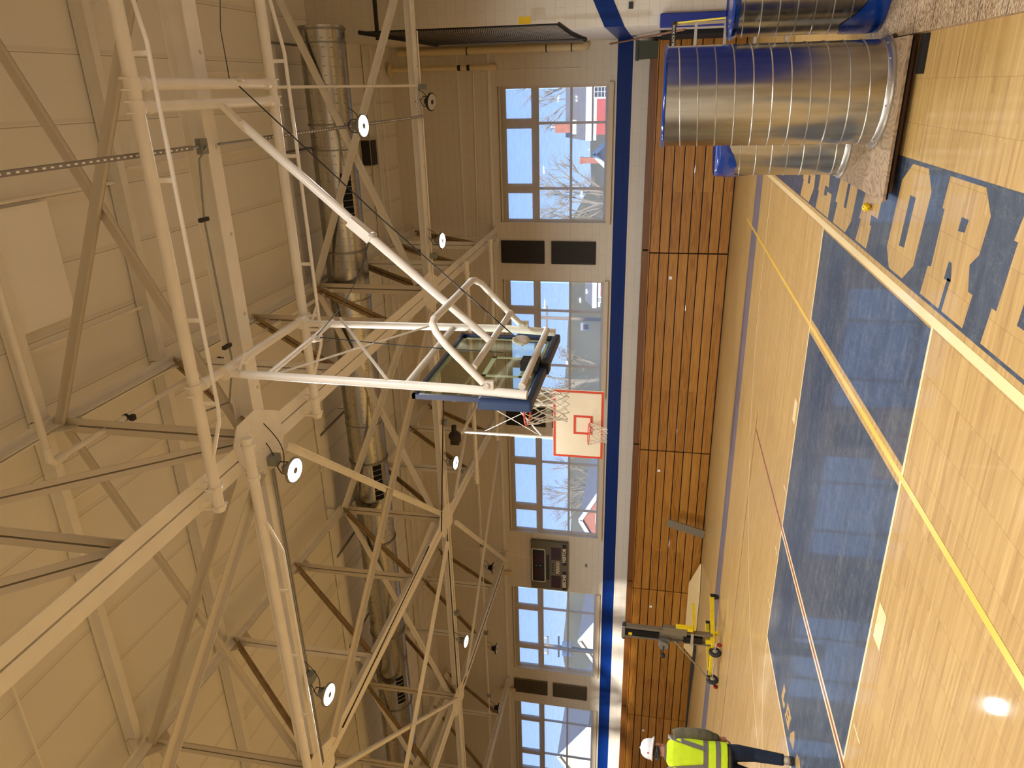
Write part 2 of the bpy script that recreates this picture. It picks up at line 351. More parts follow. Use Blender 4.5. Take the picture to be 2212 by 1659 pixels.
# ------------------------------------------------------------------ room shell
YW = 20.4; XR = 1.05; YJ = 15.9; XL = -30.0; YB = -6.6; XE = 3.7
def ceilz(y): return 9.21 + .035 * (YW - y) if y > 6.9 else 9.21 + .035 * (YW - 6.9) - .035 * (6.9 - y)
floor = MB().box((XL - .3, YB - .3, -.2), (XE + .3, YW + .3, 0)).build('floor', 'maple_floor'); struct(floor)
c = MB()
for y0, y1 in ((YB - .3, 6.9), (6.9, YW + .3)):
    c.add([(XL - .3, y0, ceilz(y0)), (XE + .3, y0, ceilz(y0)), (XE + .3, y1, ceilz(y1)), (XL - .3, y1, ceilz(y1)),
           (XL - .3, y0, 10.2), (XE + .3, y0, 10.2), (XE + .3, y1, 10.2), (XL - .3, y1, 10.2)], [(0, 1, 2, 3), (7, 6, 5, 4), (0, 4, 5, 1), (1, 5, 6, 2), (2, 6, 7, 3), (3, 7, 4, 0)])
struct(c.build('ceiling', 'ceiling_deck'))
WIN = [(-3.55, .03), (-8.83, -5.22), (-13.93, -10.33), (-19.87, -16.22), (-25.15, -21.53)]
WZ0, WZ1 = 3.29, 6.27
def wallx(x0, x1, z0, z1, mb, y0=YW, y1=YW + .3): mb.box((x0, y0, z0), (x1, y1, z1))
w = MB(); bnd = MB()
xs = [XL - .3] + [v for p in sorted(WIN) for v in p] + [XR]
wallx(XL - .3, XR + .3, 0, 2.70, w); wallx(XL - .3, XR + .3, 3.09, WZ0, w); wallx(XL - .3, XR + .3, WZ1, 10, w)
for i in range(0, len(xs), 2): wallx(xs[i], xs[i + 1] + (.3 if i + 2 >= len(xs) else 0), WZ0, WZ1, w)
bk = struct(w.build('wall_back', 'block_x'))
wallx(XL - .3, XR + .3, 2.70, 3.09, bnd); bo = bnd.build('painted_band', 'band_x', bk); bo['label'] = 'royal blue painted band'
# return wall (faces left) with the blue band
w = MB(); w.box((XR, YJ, 0), (XR + .3, YW, 2.70)); w.box((XR, YJ, 3.09), (XR + .3, YW, 10)); rt = struct(w.build('wall_return', 'block_y'))
MB().box((XR, YJ, 2.70), (XR + .3, YW, 3.09)).build('painted_band', 'band_y', rt)
# wall beside the stage, faces the camera, its band slopes up
w = MB(); w.box((XR + .0015, YJ - .001, 0), (XE, YJ + .25, 10)); sw = struct(w.build('wall_right', 'block_x'))
mm = Matrix.Translation((0, YJ - .004, 0)) @ Matrix(((1, 0, 0, 0), (0, 0, 1, 0), (0, 1, 0, 0), (0, 0, 0, 1)))
sb = MB().prism([(XR, 2.70), (XR + 2.6, 3.95), (XR + 2.6, 4.34), (XR, 3.09)], -.004, .004, M=mm).build('painted_band', 'band_x', sw); sb['label'] = 'sloping royal blue painted band'
struct(MB().box((XL - .3, YB, 0), (XL, YW, 10)).build('wall_left', 'block_y'))
struct(MB().box((XE, YB, 0), (XE + .3, YJ, 10)).build('wall_end', 'block_y'))
# unseen camera-side wall, its high openings placed to shape the sun patches
w = MB(); yb0, yb1 = YB - .3, YB
OPN = [(-18.6, -17.0), (-16.6, -14.4), (-13.8, -12.6), (-12.2, -10.6), (-10.3, -9.5), (-8.8, -7.6)]
SHD = [(-26, -22.4), (-20.5, -8.0), (-6, -2.4), (0, 3.6)]
w.box((XL - .3, yb0, 0), (XE, yb1, 3.0)); w.box((XL - .3, yb0, 4.9), (XE, yb1, 7.95)); w.box((XL - .3, yb0 + .1, 8.3), (XE, yb1 - .1, 8.42)); w.box((XL - .3, yb0, 9.12), (XE, yb1, 10)); xx = XL - .3
for a, b_ in OPN: w.box((xx, yb0, 7.95), (a, yb1, 9.12)); xx = b_
w.box((xx, yb0, 7.95), (XE, yb1, 9.12)); xx = XL - .3
for a, b_ in SHD: w.box((xx, yb0, 3.0), (a, yb1, 4.9)); xx = b_
w.box((xx, yb0, 3.0), (XE, yb1, 4.9)); struct(w.build('wall_front', 'block_x'))
for k, (a, b_) in enumerate(SHD):  # added fill windows, unseen; their sunlit shades brighten the room
    t = thing(f'window_{k + 6}', ((a + b_) / 2, YB - .15, 3.0), '', ''); del t['label']; del t['category']; t['kind'] = 'structure'
    MB().box((a, YB - .16, 3.0), (b_, YB - .155, 4.9)).build('roller_shade', 'fill_shade_cloth', t)
    MB().box((a, YB - .08, 3.0), (b_, YB - .02, 3.06)).box((a, YB - .08, 4.84), (b_, YB - .02, 4.9)).build('window_frame', 'frame_paint', t)

# windows on the back wall
for i, (x0, x1) in enumerate(WIN):
    L_ = thing(f'window_{i + 1}', ((x0 + x1) / 2, YW + .15, WZ0), '', ''); del L_['label']; del L_['category']; L_['kind'] = 'structure'
    fr = MB(); ya, yb = YW + .15, YW + .21
    cx = [x0 + .03, x0 + .95, x0 + 2.62, x1 - .03] if True else 0
    k = (x1 - x0); cx = [x0, x0 + .255 * k, x0 + .735 * k, x1]; rz = [WZ0, 4.29, 5.25, WZ1]
    for q, t in ((cx[0], .07), (cx[3], .07)): fr.box((q - .0 if q == cx[0] else q - t, ya, WZ0), (q + t if q == cx[0] else q, yb, WZ1))
    for q in cx[1:3]: fr.box((q - .035, ya + .01, WZ0), (q + .035, yb, 5.25)); fr.box((q - .13, ya, 5.25), (q + .13, yb, WZ1))
    for z, t in ((WZ0, .09), (4.26, .06), (5.17, .20), (WZ1 - .2, .2)): fr.box((x0, ya + .002, z), (x1, yb - .002, z + t))
    fr.build('window_frame', 'frame_paint', L_)
    for a in range(3):
        for z0, z1 in ((3.38, 4.26), (4.32, 5.17), (5.37, 6.07)):
            MB().box((cx[a] + .04, ya + .025, z0), (cx[a + 1] - .04, ya + .033, z1)).build('pane', 'pane', L_)
    MB().box((x0 - .04, YW - .09, WZ0 - .13), (x1 + .04, YW - .003, WZ0 - .01)).build('window_sill', 'frame_paint', L_, bevel=.008)
    g = MB().box((x0 + .04, YW + .075, WZ0 + .015), (x1 - .09, YW + .078, WZ1 - .06)).build('roller_shade', 'shade_mesh', L_)
    MB().tube([(x0 + .01, YW + .08, WZ1 - .045), (x1 - .01, YW + .08, WZ1 - .045)], .032, 10).build('shade_roller', 'frame_paint', L_, True)
    MB().box((x0 + .04, YW + .065, WZ0 + .005), (x1 - .09, YW + .09, WZ0 + .03)).build('hem_bar', 'frame_paint', L_)

# ------------------------------------------------------------------ court markings (painted into the floor)
def paint(name, m_, polys, z=.001, lab=None):
    mb = MB()
    for p in polys: mb.prism(p, z - .001 if z <= .001 else z - .0004, z)
    o = mb.build(name, m_, floor)
    if lab: o['label'] = lab
    return o
def rect(x0, x1, y0, y1): return [(x0, y0), (x1, y0), (x1, y1), (x0, y1)]
def stroke(pts, w_):
    out = []
    for (a, b_) in zip(pts[:-1], pts[1:]):
        a = V((*a, 0)); b_ = V((*b_, 0)); t = (b_ - a).normalized(); n_ = V((-t.y, t.x, 0)) * w_ / 2; e = t * w_ * .02
        out.append([tuple((a - e - n_)[:2]), tuple((b_ + e - n_)[:2]), tuple((b_ + e + n_)[:2]), tuple((a - e + n_)[:2])])
    return out
paint('key_lane', 'lane_blue', [rect(-7.40, -1.58, 5.12, 8.80)], .001, 'worn blue painted free throw lane')
paint('baseline_apron', 'lane_blue', [rect(-1.445, -.57, -2.4, 14.45)], .001, 'blue painted apron behind the baseline')
paint('sideline_stripe', 'stripe_grey', [rect(-27, -.57, 14.45, 15.33)], .0012, 'faded blue grey stripe along the sideline')
paint('baseline', 'line_cream', [rect(-1.56, -1.49, -2.4, 14.45)], .0016, 'cream baseline')
paint('lane_line', 'line_cream', [rect(-7.42, -1.56, 8.80, 8.84), rect(-7.42, -1.56, 5.08, 5.12)], .0016)
paint('free_throw_line', 'line_cream', [rect(-7.45, -7.40, 5.08, 8.84)], .0018)
paint('lane_mark', 'line_cream', [rect(-4.10, -3.79, 8.93, 9.1), rect(-4.10, -3.77, 4.84, 5.02)] + [rect(x - .025, x, a, b_) for x in (-5.05, -6.05, -6.95) for a, b_ in ((8.88, 9.08), (4.84, 5.04))], .0016)
paint('volleyball_line', 'line_yellow', [rect(-2.745, -2.69, -2, 16.3)], .0020, 'yellow line crossing the blue lane')
paint('volleyball_border', 'maple_floor', [rect(-2.80, -2.635, 5.12, 8.80)], .0014)
paint('volleyball_centre', 'line_red', [rect(-5.62, -5.575, -2, 11.98)], .0022, 'dull red line')
paint('volleyball_centre_border', 'line_cream', [rect(-5.66, -5.535, 5.12, 8.80)], .0018)
paint('badminton_line', 'line_red', stroke([(-5.3, 11.97), (-25, 11.93)], .03), .0017)
th = [(-1.56, 13.22)] + [(-2.9 + 6.42 * math.cos(math.radians(a)), 6.95 + 6.32 * math.sin(math.radians(a))) for a in range(92, 272, 5)]
paint('three_point_line', 'line_cream', stroke(th, .05), .0019)
paint('free_throw_circle', 'line_cream', stroke([(-7.42 + 1.83 * math.cos(math.radians(a)), 6.96 + 1.83 * math.sin(math.radians(a))) for a in range(90, 271, 8)], .045), .0017)
LET = {
 'B': ([(-1.43, 10.49), (-1.21, 10.38), (-1.21, 10.44), (-.81, 10.36), (-.81, 10.41), (-.60, 10.34), (-.60, 9.74), (-.74, 9.6), (-.90, 9.63), (-1.01, 9.74), (-1.09, 9.66), (-1.22, 9.64), (-1.43, 9.86)], [[(-.81, 10.03), (-.81, 9.91), (-.9, 9.93), (-.9, 10.05)], [(-1.12, 10.07), (-1.12, 9.94), (-1.22, 9.96), (-1.22, 10.09)]]),
 'E': ([(-1.43, 9.41), (-1.22, 9.33), (-1.22, 9.39), (-.81, 9.31), (-.81, 9.37), (-.60, 9.28), (-.60, 8.64), (-.85, 8.68), (-.85, 8.87), (-.79, 8.88), (-.79, 9.03), (-.94, 9.05), (-.94, 8.87), (-1.12, 8.83), (-1.12, 9.03), (-1.23, 9.04), (-1.22, 8.89), (-1.17, 8.87), (-1.17, 8.64), (-1.43, 8.67)], []),
 'D': ([(-1.43, 8.40), (-1.21, 8.32), (-1.21, 8.42), (-.81, 8.26), (-.81, 8.32), (-.60, 8.24), (-.60, 7.64), (-.74, 7.53), (-1.29, 7.64), (-1.43, 7.82)], [[(-.81, 7.95), (-.81, 7.84), (-1.21, 7.92), (-1.21, 8.02)]]),
 'F': ([(-1.42, 7.38), (-1.21, 7.30), (-1.21, 7.36), (-.81, 7.24), (-.81, 7.30), (-.60, 7.22), (-.60, 6.53), (-.86, 6.56), (-.87, 6.69), (-.80, 6.90), (-.94, 6.93), (-.96, 6.74), (-1.12, 6.77), (-1.12, 6.98), (-1.21, 6.98), (-1.21, 6.93), (-1.42, 6.98)], []),
 'O': ([(-.60, 6.09), (-.60, 5.74), (-.74, 5.60), (-1.28, 5.69), (-1.42, 5.88), (-1.42, 6.24), (-1.28, 6.38), (-.74, 6.29)], [[(-.82, 6.03), (-.82, 5.90), (-1.20, 5.96), (-1.21, 6.09)]]),
 'R': ([(-.60, 5.31), (-.60, 4.73), (-.74, 4.59), (-.97, 4.63), (-1.05, 4.73), (-1.20, 4.67), (-1.20, 4.60), (-1.42, 4.64), (-1.42, 5.01), (-1.21, 4.95), (-1.22, 5.07), (-1.11, 5.05), (-1.11, 5.00), (-1.42, 5.06), (-1.42, 5.45), (-1.21, 5.40), (-1.20, 5.34), (-.81, 5.30), (-.81, 5.34)], [[(-.81, 4.99), (-.81, 4.88), (-.89, 4.90), (-.90, 5.01)]]),
 'D2': ([(-.60, 4.18), (-.81, 4.25), (-.81, 4.20), (-1.20, 4.26), (-1.20, 4.32), (-1.42, 4.36), (-1.42, 3.80), (-1.28, 3.62), (-.74, 3.52), (-.60, 3.64)], [[(-.82, 3.95), (-.82, 3.82), (-1.20, 3.90), (-1.20, 4.00)]]),
}
# the R has a leg slit: cut it as an overpainted shape
for k, (outer, holes) in LET.items():
    if k == 'R':
        outer = [(-.60, 5.31), (-.60, 4.73), (-.74, 4.59), (-.97, 4.63), (-1.05, 4.73), (-1.20, 4.67), (-1.20, 4.60), (-1.42, 4.64), (-1.42, 5.45), (-1.21, 5.40), (-1.20, 5.34), (-.81, 5.30), (-.81, 5.34)]
        holes = holes + [[(-1.10, 5.00), (-1.10, 5.05), (-1.22, 5.075), (-1.215, 4.955), (-1.18, 4.965)], [(-1.20, 4.965), (-1.20, 5.02), (-1.425, 5.065), (-1.425, 5.01)]]
    o = paint('floor_letter', 'maple_floor', [outer], .0016, f'unpainted wood letter {k[0]} of the blue apron lettering')
    if holes: paint('letter_counter', 'lane_blue', holes, .0022)
FT = [[(-7.005, 7.487), (-7.004, 7.357), (-7.083, 7.389), (-7.189, 7.399), (-7.15, 7.293), (-7.19, 7.285), (-7.259, 7.318), (-7.252, 7.523), (-7.201, 7.51)],
      [(-7.004, 7.177), (-6.995, 7.051), (-6.985, 6.915), (-7.086, 6.947), (-7.238, 6.958), (-7.253, 7.227), (-7.18, 7.189)],
      [(-6.967, 6.715), (-7.028, 6.649), (-7.177, 6.624), (-7.25, 6.849), (-7.157, 6.856)], [(-7.036, 6.466), (-6.993, 6.329), (-7.027, 6.262), (-7.212, 6.418), (-7.178, 6.488)],
      [(-7.0, 6.1), (-7.0, 5.9), (-7.25, 5.9), (-7.25, 6.1)]]
paint('free_throw_lettering', 'maple_floor', FT, .0018, 'small unpainted letters along the free throw line')
paint('lettering_gap', 'lane_blue', [[(-7.06, 7.12), (-7.06, 7.04), (-7.1, 7.05), (-7.1, 7.13)], [(-7.16, 7.14), (-7.16, 7.06), (-7.2, 7.07), (-7.2, 7.15)]], .0024)

# ------------------------------------------------------------------ roof trusses
TX = [1.64, -3.86, -9.38, -14.92, -20.45, -25.97]
ZB = 6.40
YN = [0.2, 2.5, 4.8, 7.1, 9.4, 11.7, 14.0, 16.3, 18.6]
def zt(y): return ceilz(y) - .36
DBL = [(-.178, -.012, -.012, 0), (.012, .178, -.012, 0), (-.024, -.012, 0, .15), (.012, .024, 0, .15)]
TOPD = [(-.11, -.012, -.012, 0), (.012, .11, -.012, 0), (-.022, -.012, -.15, 0), (.012, .022, -.15, 0)]
WEB = [(-.075, -.01, -.006, .006), (.01, .075, -.006, .006), (-.018, -.01, 0, .07), (.01, .018, 0, .07)]
tr = thing('roof_truss', (TX[1], 7.1, 0), 'cream steel roof truss with big riveted plate, nearest truss fully in view', 'roof truss')
X = TX[1]
MB().prof((X, -6.5, ZB), (X, YW - .02, ZB), DBL).build('bottom_chord', 'steel_paint', tr)
tp = MB(); tp.prof((X, 6.9, zt(6.9)), (X, YW - .02, zt(YW)), TOPD); tp.prof((X, 6.9, zt(6.9)), (X, -6.5, zt(-6.5)), TOPD); tp.build('top_chord', 'steel_paint', tr)
for y in YN + [-2.1, -4.4]:
    MB().prof((X, y, ZB + .02), (X, y, zt(y)), [(-.10, -.012, -.006, .006), (.012, .10, -.006, .006), (-.02, -.012, 0, .08), (.012, .02, 0, .08)], up=(0, 1, 0)).build('vertical', 'plate_grey' if y in (7.1, 14.0, 4.8, 11.7) else 'steel_paint', tr)
YA = [-4.4, -2.1] + YN + [YW - .15]
for a, b_ in zip(YA[:-1], YA[1:]):
    if b_ <= 7.2: p0, p1 = (X, b_, ZB + .03), (X, a, zt(a) - .05)
    else: p0, p1 = (X, a, ZB + .03), (X, b_, zt(b_) - .05)
    MB().prof(p0, p1, [(-.08, -.01, -.005, .005), (.01, .08, -.005, .005), (-.018, -.01, 0, .07), (.01, .018, 0, .07)], up=(0, 1, .4)).build('diagonal', 'brown_steel' if b_ > 7.2 else 'plate_grey', tr)
for y in YN:
    g = MB(); z_ = zt(y)
    mt_ = Matrix.Translation((X, 0, 0)) @ Matrix(((0, 0, 1, 0), (1, 0, 0, 0), (0, 1, 0, 0), (0, 0, 0, 1)))
    g.prism([(y - .26, z_ - .02), (y + .26, z_ - .02), (y + .26, z_ - .16), (y + .12, z_ - .34), (y - .12, z_ - .34), (y - .26, z_ - .16)], -.009, .009, M=mt_)
    g.build('gusset_plate', 'plate_grey', tr)
    if y not in (7.1, 14.0):
        MB().prism([(y - .2, ZB + .02), (y + .2, ZB + .02), (y + .2, ZB + .14), (y + .08, ZB + .26), (y - .08, ZB + .26), (y - .2, ZB + .14)], -.009, .009, M=mt_).build('gusset_plate', 'plate_grey', tr)
OCT = [(.40, -.5), (.44, -.1), (.20, .40), (-.14, .42), (-.34, .40), (-.36, -.04), (-.34, -.32), (-.05, -.56), (.22, -.62)]
for y in (7.1, 14.0, .2):
    g = MB().prism([(X + a, y + b_) for a, b_ in OCT], ZB - .026, ZB - .013).build('joint_plate', 'steel_paint', tr)
    rv = MB()
    for s_ in (-.085, .085):
        for q in range(13): rv.ell((X + s_, y - .46 + q * .068, ZB - .027), .019, .019, .012, 8, 4)
    for s_ in (-1, 1):
        for q in range(3):
            rv.ell((X + s_ * (.17 + q * .065) , y - .26 + q * .02, ZB - .027), .018, .018, .012, 8, 4); rv.ell((X + s_ * (.17 + q * .065), y - .34, ZB - .027), .018, .018, .012, 8, 4)
    for q in range(3): rv.ell((X - .2 - .04 * q, y + .2 + .05 * q, ZB - .027), .018, .018, .012, 8, 4)
    rv.build('rivets', 'steel_paint', g)
TL = [None, None, 'cream steel roof truss second back from the glass basketball board', 'cream steel roof truss ending above the scoreboard', 'cream steel roof truss ending by the far pair of dark wall panels', 'cream steel roof truss beyond the hard-hatted worker, farthest of all']
for i in (2, 3, 4, 5):
    q = copy_tree(tr); q.location.x = TX[i]; q['label'] = TL[i]
# purlins carry the deck, struts tie the lower chords
IP = [(-.065, .065, 0, .014), (-.008, .008, .014, .2), (-.065, .065, .2, .212)]
nm = {7.1: 'straight above the big riveted plates', 4.8: 'nearest the camera side', 9.4: 'first past the line of riveted plates', 11.7: 'between the riveted plates and the round duct', 14.0: 'hidden above the round duct', 16.3: 'first beyond the round duct', 18.6: 'nearest the windows', 2.5: 'over the camera', .2: 'behind the camera line'}
for y in YN:
    for j in range(5):
        xa = TX[j] if j else XR; xb = TX[j + 1]
        if j == 0 and y < 15.5: xa = 2.6
        o = MB().prof((xa - .01, y, ceilz(y) - .235), (xb + .01, y, ceilz(y) - .235), IP).build('ceiling_purlin', 'steel_paint')
        tag(o, f'cream purlin {nm[y]}, {["right end bay", "second bay", "scoreboard bay", "bay past scoreboard", "farthest bay"][j]}', 'ceiling beam', 'purlins under the roof deck')
IS = [(-.11, .11, 0, .016), (-.01, .01, .016, .24), (-.11, .11, .24, .256)]
for y, s_ in ((7.1, 'in line with the big riveted plates'), (14.0, 'carrying the row of round lamps')):
    for j in range(5):
        xa = TX[j] - .3 if j else (XR + 1.5 if y < 15 else XR); xb = TX[j + 1] + .3
        sb = thing('tie_beam', ((xa + xb) / 2, y, ZB), f'cream steel tie beam {s_}, {["right end bay", "second bay", "bay ending over the scoreboard", "bay beyond the scoreboard", "farthest bay"][j]}', 'steel beam', 'tie beams between truss bottom chords')
        MB().prof((xa, y, ZB - .01), (xb, y, ZB - .01), IS if y < 10 else [(-.12, .12, 0, .014), (.1, .12, .014, .2)]).build('beam', 'steel_paint', sb)
        bt = MB(); x_ = xa - .35
        while x_ > xb: bt.ell((x_, y + .05, ZB - .012), .022, .022, .014, 8, 4); x_ -= .9
        bt.build('bolt_heads', 'plate_grey', sb)
ANG = [(-.055, .055, -.006, .006), (.043, .055, -.055, 0)]
def brace(p0, p1, lab, w_=.11, m_='steel_paint', up=(0, 0, 1), nmn='sway_brace'):
    o = MB().prof(p0, p1, [(-w_ / 2, w_ / 2, -.007, .007), (w_ / 2 - .014, w_ / 2, -.06, 0)], up).build(nmn, m_); return tag(o, lab, 'steel brace')
bay = ['right end bay', 'second bay', 'scoreboard bay', 'beyond the scoreboard', 'farthest bay']
for yy, rn in ((7.1, 'over the middle of the court'), (14.0, 'in front of the round duct')):
    for j in range(5):
        a, b_ = TX[j], TX[j + 1]; m1 = 'plate_grey' if yy < 10 else 'steel_paint'
        if j == 4 : continue
        brace((a, yy + .03, zt(yy) - .1), (b_ + .12, yy + .03, ZB + .30), f'cream sway brace rising right {rn}, {bay[j]}', .15, m1, (0, 1, 0))
        brace((a - .12, yy - .03, ZB + .30), (b_, yy - .03, zt(yy) - .1), f'cream sway brace rising left {rn}, {bay[j]}', .15, m1, (0, 1, 0))
for (p0, p1, l_) in (((TX[1] - .25, 6.75, 6.3), (TX[2], .3, 6.3), 'broad pale flat brace from riveted plate toward the lower left corner'),
                     ((TX[1] - .3, 13.6, 6.3), (TX[2] + .35, 7.4, 6.3), 'broad pale flat brace crossing in front of the duct'),
                     ((TX[1] - .3, 7.5, 6.33), (TX[2] + .35, 13.6, 6.33), 'narrow pale brace from near riveted plate past lit lamp to far plate'),
                     ((TX[2] + .35, 14.4, 6.3), (TX[1] - .1, 20.0, 6.3), 'pale brace from far riveted plate up toward the white backboard'),
                     ((TX[2] - .35, 13.6, 6.3), (TX[3] + .35, 7.4, 6.3), 'pale brace beyond the far riveted plate, long one across the duct'),
                     ((TX[3] + .35, 14.4, 6.3), (TX[2] - .1, 20.0, 6.3), 'pale brace ending above the scoreboard'),
                     ((TX[2] - .35, 7.4, 6.33), (TX[3] + .35, 13.6, 6.33), 'pale brace rising to the last lit lamp of the duct row'),
                     ((TX[2] - .35, 14.4, 6.33), (TX[3] - .0, 20.0, 6.33), 'pale brace in the roof between the scoreboard window pair')):
    w_ = .15 if 'broad' in l_ else .10
    brace(p0, p1, l_, w_, 'plate_grey' if 'broad' in l_ else 'steel_paint', nmn='plan_brace')

# ------------------------------------------------------------------ overhead spiral duct
dY, dZ, dR = 14.55, 8.44, .445
du = thing('overhead_duct', (-12, dY, dZ), 'long round galvanized spiral duct hanging under the ceiling', 'duct')
MB().lathe((1.18, dY, dZ), (-1, 0, 0), [(dR - .03, .06), (dR - .03, 0), (dR, 0), (dR, 30.5)], 40, cap=False).build('duct_shell', 'galv', du, True)
pts = []; t = 0; n_ = int(30.3 / .165)
for k in range(n_ * 16 + 1):
    a = 2 * math.pi * k / 16; pts.append((1.05 - .165 * k / 16, dY + math.cos(a) * dR, dZ + math.sin(a) * dR))
MB().tube(pts, .0065, 4).build('spiral_seam', 'galv_dull', du)
for x_ in (1.12, -.6, -3.15, -8.19, -10.47, -13.4, -15.9, -18.5, -21.5):
    MB().lathe((x_ + .02, dY, dZ), (-1, 0, 0), [(dR, 0), (dR + .022, .0), (dR + .022, .04), (dR, .04)], 40, cap=False).build('duct_band', 'galv_dull', du, True)
for x_ in (-2.0, -8.7, -15.2, -21.7):
    g = MB(); n_ = 7; wdt = .95
    ang0, ang1 = math.radians(212), math.radians(240)
    q = []
    for k in range(7):
        a = ang0 + (ang1 - ang0) * k / 6; q.append((math.cos(a) * (dR + .006), math.sin(a) * (dR + .006)))
    for (a, b_) in zip(q[:-1], q[1:]): g.add([(x_ - wdt / 2, dY + a[0], dZ + a[1]), (x_ + wdt / 2, dY + a[0], dZ + a[1]), (x_ + wdt / 2, dY + b_[0], dZ + b_[1]), (x_ - wdt / 2, dY + b_[0], dZ + b_[1])], [(0, 1, 2, 3)])
    rg = g.build('air_register', 'dark_opening', du); rg['label'] = 'black slotted outlet in the duct side'
    h = MB()
    for k in range(8):
        xx_ = x_ - wdt / 2 + wdt * k / 7; h.tube([(xx_, dY + a_[0] * 1.01, dZ + a_[1] * 1.01) for a_ in q], .006, 4)
    h.build('register_bar', 'seam', rg)
for x_ in (.88, -1.08, -4.2, -7.2, -10.5, -13.3):
    hg = thing('duct_hanger', (x_, dY, 9.3), f'slotted channel hanger over the duct, {["at its open right end", "second from its open end", "near the first truss", "before the far riveted plate", "past the far riveted plate", "over the scoreboard window"][[.88, -1.08, -4.2, -7.2, -10.5, -13.3].index(x_)]}', 'hanger', 'channel hangers above the duct')
    MB().prof((x_, 13.6, 9.1), (x_, 15.4, 9.1), [(-.02, .02, 0, .004), (-.02, -.016, 0, .04), (.016, .02, 0, .04)]).build('channel', 'unistrut', hg)
    for yy in (14.02, 15.08): MB().tube([(x_, yy, 9.1), (x_, yy, 9.35)], .006, 6).build('threaded_rod', 'galv_dull', hg)
    MB().lathe((x_, dY, dZ), (1, 0, 0), [(dR + .002, -.015), (dR + .008, -.015), (dR + .008, .015), (dR + .002, .015)], 32, cap=False).build('strap', 'galv_dull', hg)

# ------------------------------------------------------------------ round high-bay lamps
def cable(pts, rad=.006, n=6): return MB().tube(pts, rad, n)
def arcpts(p0, p1, sag, n=10, side=(0, 0, -1)):
    p0 = V(p0); p1 = V(p1); return [p0.lerp(p1, k / n) + V(side) * sag * math.sin(math.pi * k / n) for k in range(n + 1)]
def highbay(x, y, z, lit, label, grp=None, tx=0, ty=0, top=.33, power=1.0, src=(0, 0)):
    t = thing('round_lamp', (x, y, z), label, 'ceiling lamp', grp)
    R = Matrix.Rotation(ty, 3, 'Y') @ Matrix.Rotation(tx, 3, 'X'); P = lambda a, b_, c_: V((x, y, z)) + R @ V((a, b_, c_))
    ax = R @ V((0, 0, 1)); o_ = V((x, y, z))
    MB().lathe(o_, ax, [(.155, 0), (.165, .006), (.165, .03), (.12, .05), (.10, .055), (.085, .11), (.05, .13)], 32).build('lamp_housing', 'black_gloss' if not lit else 'galv_dull', t, True)
    MB().lathe(o_ - ax * .001, ax, [(.045, -.004), (.14, -.004), (.148, .004)], 32).build('lamp_lens', 'lit_lens' if lit else 'unlit_lens', t)
    MB().lathe(o_ - ax * .002, ax, [(.04, -.008), (.043, .0)], 20).build('sensor', 'box_grey' if lit else 'black', t)
    MB().box(P(-.04, -.04, .13), P(.04, .04, .17)).build('driver_box', 'box_grey' if lit else 'black', t)
    MB().tube([P(-.1, 0, .07), P(-.08, 0, .2), P(0, 0, .25), P(.08, 0, .2), P(.1, 0, .07)], .007, 6).build('bracket', 'black', t, True)
    c_ = cable(arcpts(P(0, 0, .24), V((x + src[0], y + src[1], z + top)), .05, side=(1, 0, 0)), .006); c_.tube(arcpts(P(.02, 0, .16), V((x + src[0] + .25, y + src[1] + .02, z + top)), .10, side=(0, 0, -1)), .006, 6)
    c_.build('cable', 'black', t, True)
    if lit:
        ld = bpy.data.lights.new('lamp_light', 'AREA'); ld.shape = 'DISK'; ld.size = .28; ld.energy = LAMP_W * power; ld.color = LAMP_COL
        lo = bpy.data.objects.new('lamp_light', ld); COL.objects.link(lo); lo.parent = t; lo.location = R @ V((0, 0, -.02)); lo.rotation_euler = R.to_euler()
    return t
highbay(-2.82, 14.0, 6.09, True, 'lit round lamp by the wall end of the nearest truss', tx=-.1)
highbay(-7.87, 14.0, 6.09, True, 'lit round lamp just left of the glass board and above the white backboard', tx=-.1)
highbay(-13.01, 14.0, 6.1, True, 'lit round lamp between the scoreboard and the duct, second last along the row', tx=-.1)
highbay(-18.4, 14.0, 6.1, True, 'lit round lamp farthest along the row past the scoreboard', tx=-.1)
highbay(-.22, 14.0, 6.13, False, 'unlit black-rimmed round lamp above the nearest window', tx=-.25, ty=.1)
highbay(-.46, 10.35, 6.05, True, 'lit round lamp hanging from the slotted channel in front of the open duct end', tx=-.1, top=.22)
highbay(-4.26, 7.1, 6.04, True, 'large bright lit lamp beside the big riveted plate', tx=-.12, ty=.05, src=(.35, 0))
highbay(-7.85, 7.1, 6.05, True, 'bright lit lamp left of the duct, second past the riveted plate', tx=-.1, src=(.3, 0))
highbay(-.58, 3.5, 6.1, True, 'lit lamp just above the frame at the top', tx=0, power=1.5)
highbay(-13.0, 7.1, 6.05, True, 'added unseen lit lamp past the left edge of the view', power=1.5)  # unseen, added to carry the row on and even the light
highbay(-5.5, .6, 6.1, True, 'added unseen lit lamp on the camera side of the court, nearer one', power=1.5)  # unseen camera-side lamps, added to light the room evenly
highbay(-11.5, .6, 6.1, True, 'added unseen lit lamp on the camera side of the court, middle one', power=1.5)
highbay(-17.5, 4, 6.1, True, 'added unseen lit lamp on the camera side of the court, far one', power=1.5)
highbay(-3.5, -3.2, 6.1, True, 'added unseen lit lamp near the camera-side wall, right one', power=1.5)  # unseen pair, added off camera to brighten the ceiling
highbay(-12, -3.2, 6.1, True, 'added unseen lit lamp near the camera-side wall, left one', power=1.5)
highbay(-13.4, 17.6, 6.2, False, 'unlit small round lamp above and right of the scoreboard', 'unlit lamps near the window wall')
highbay(-16.5, 17.6, 6.2, False, 'unlit small round lamp above the window left of the scoreboard', 'unlit lamps near the window wall')
highbay(-19.0, 17.6, 6.2, False, 'unlit small round lamp above the far dark wall panels', 'unlit lamps near the window wall')
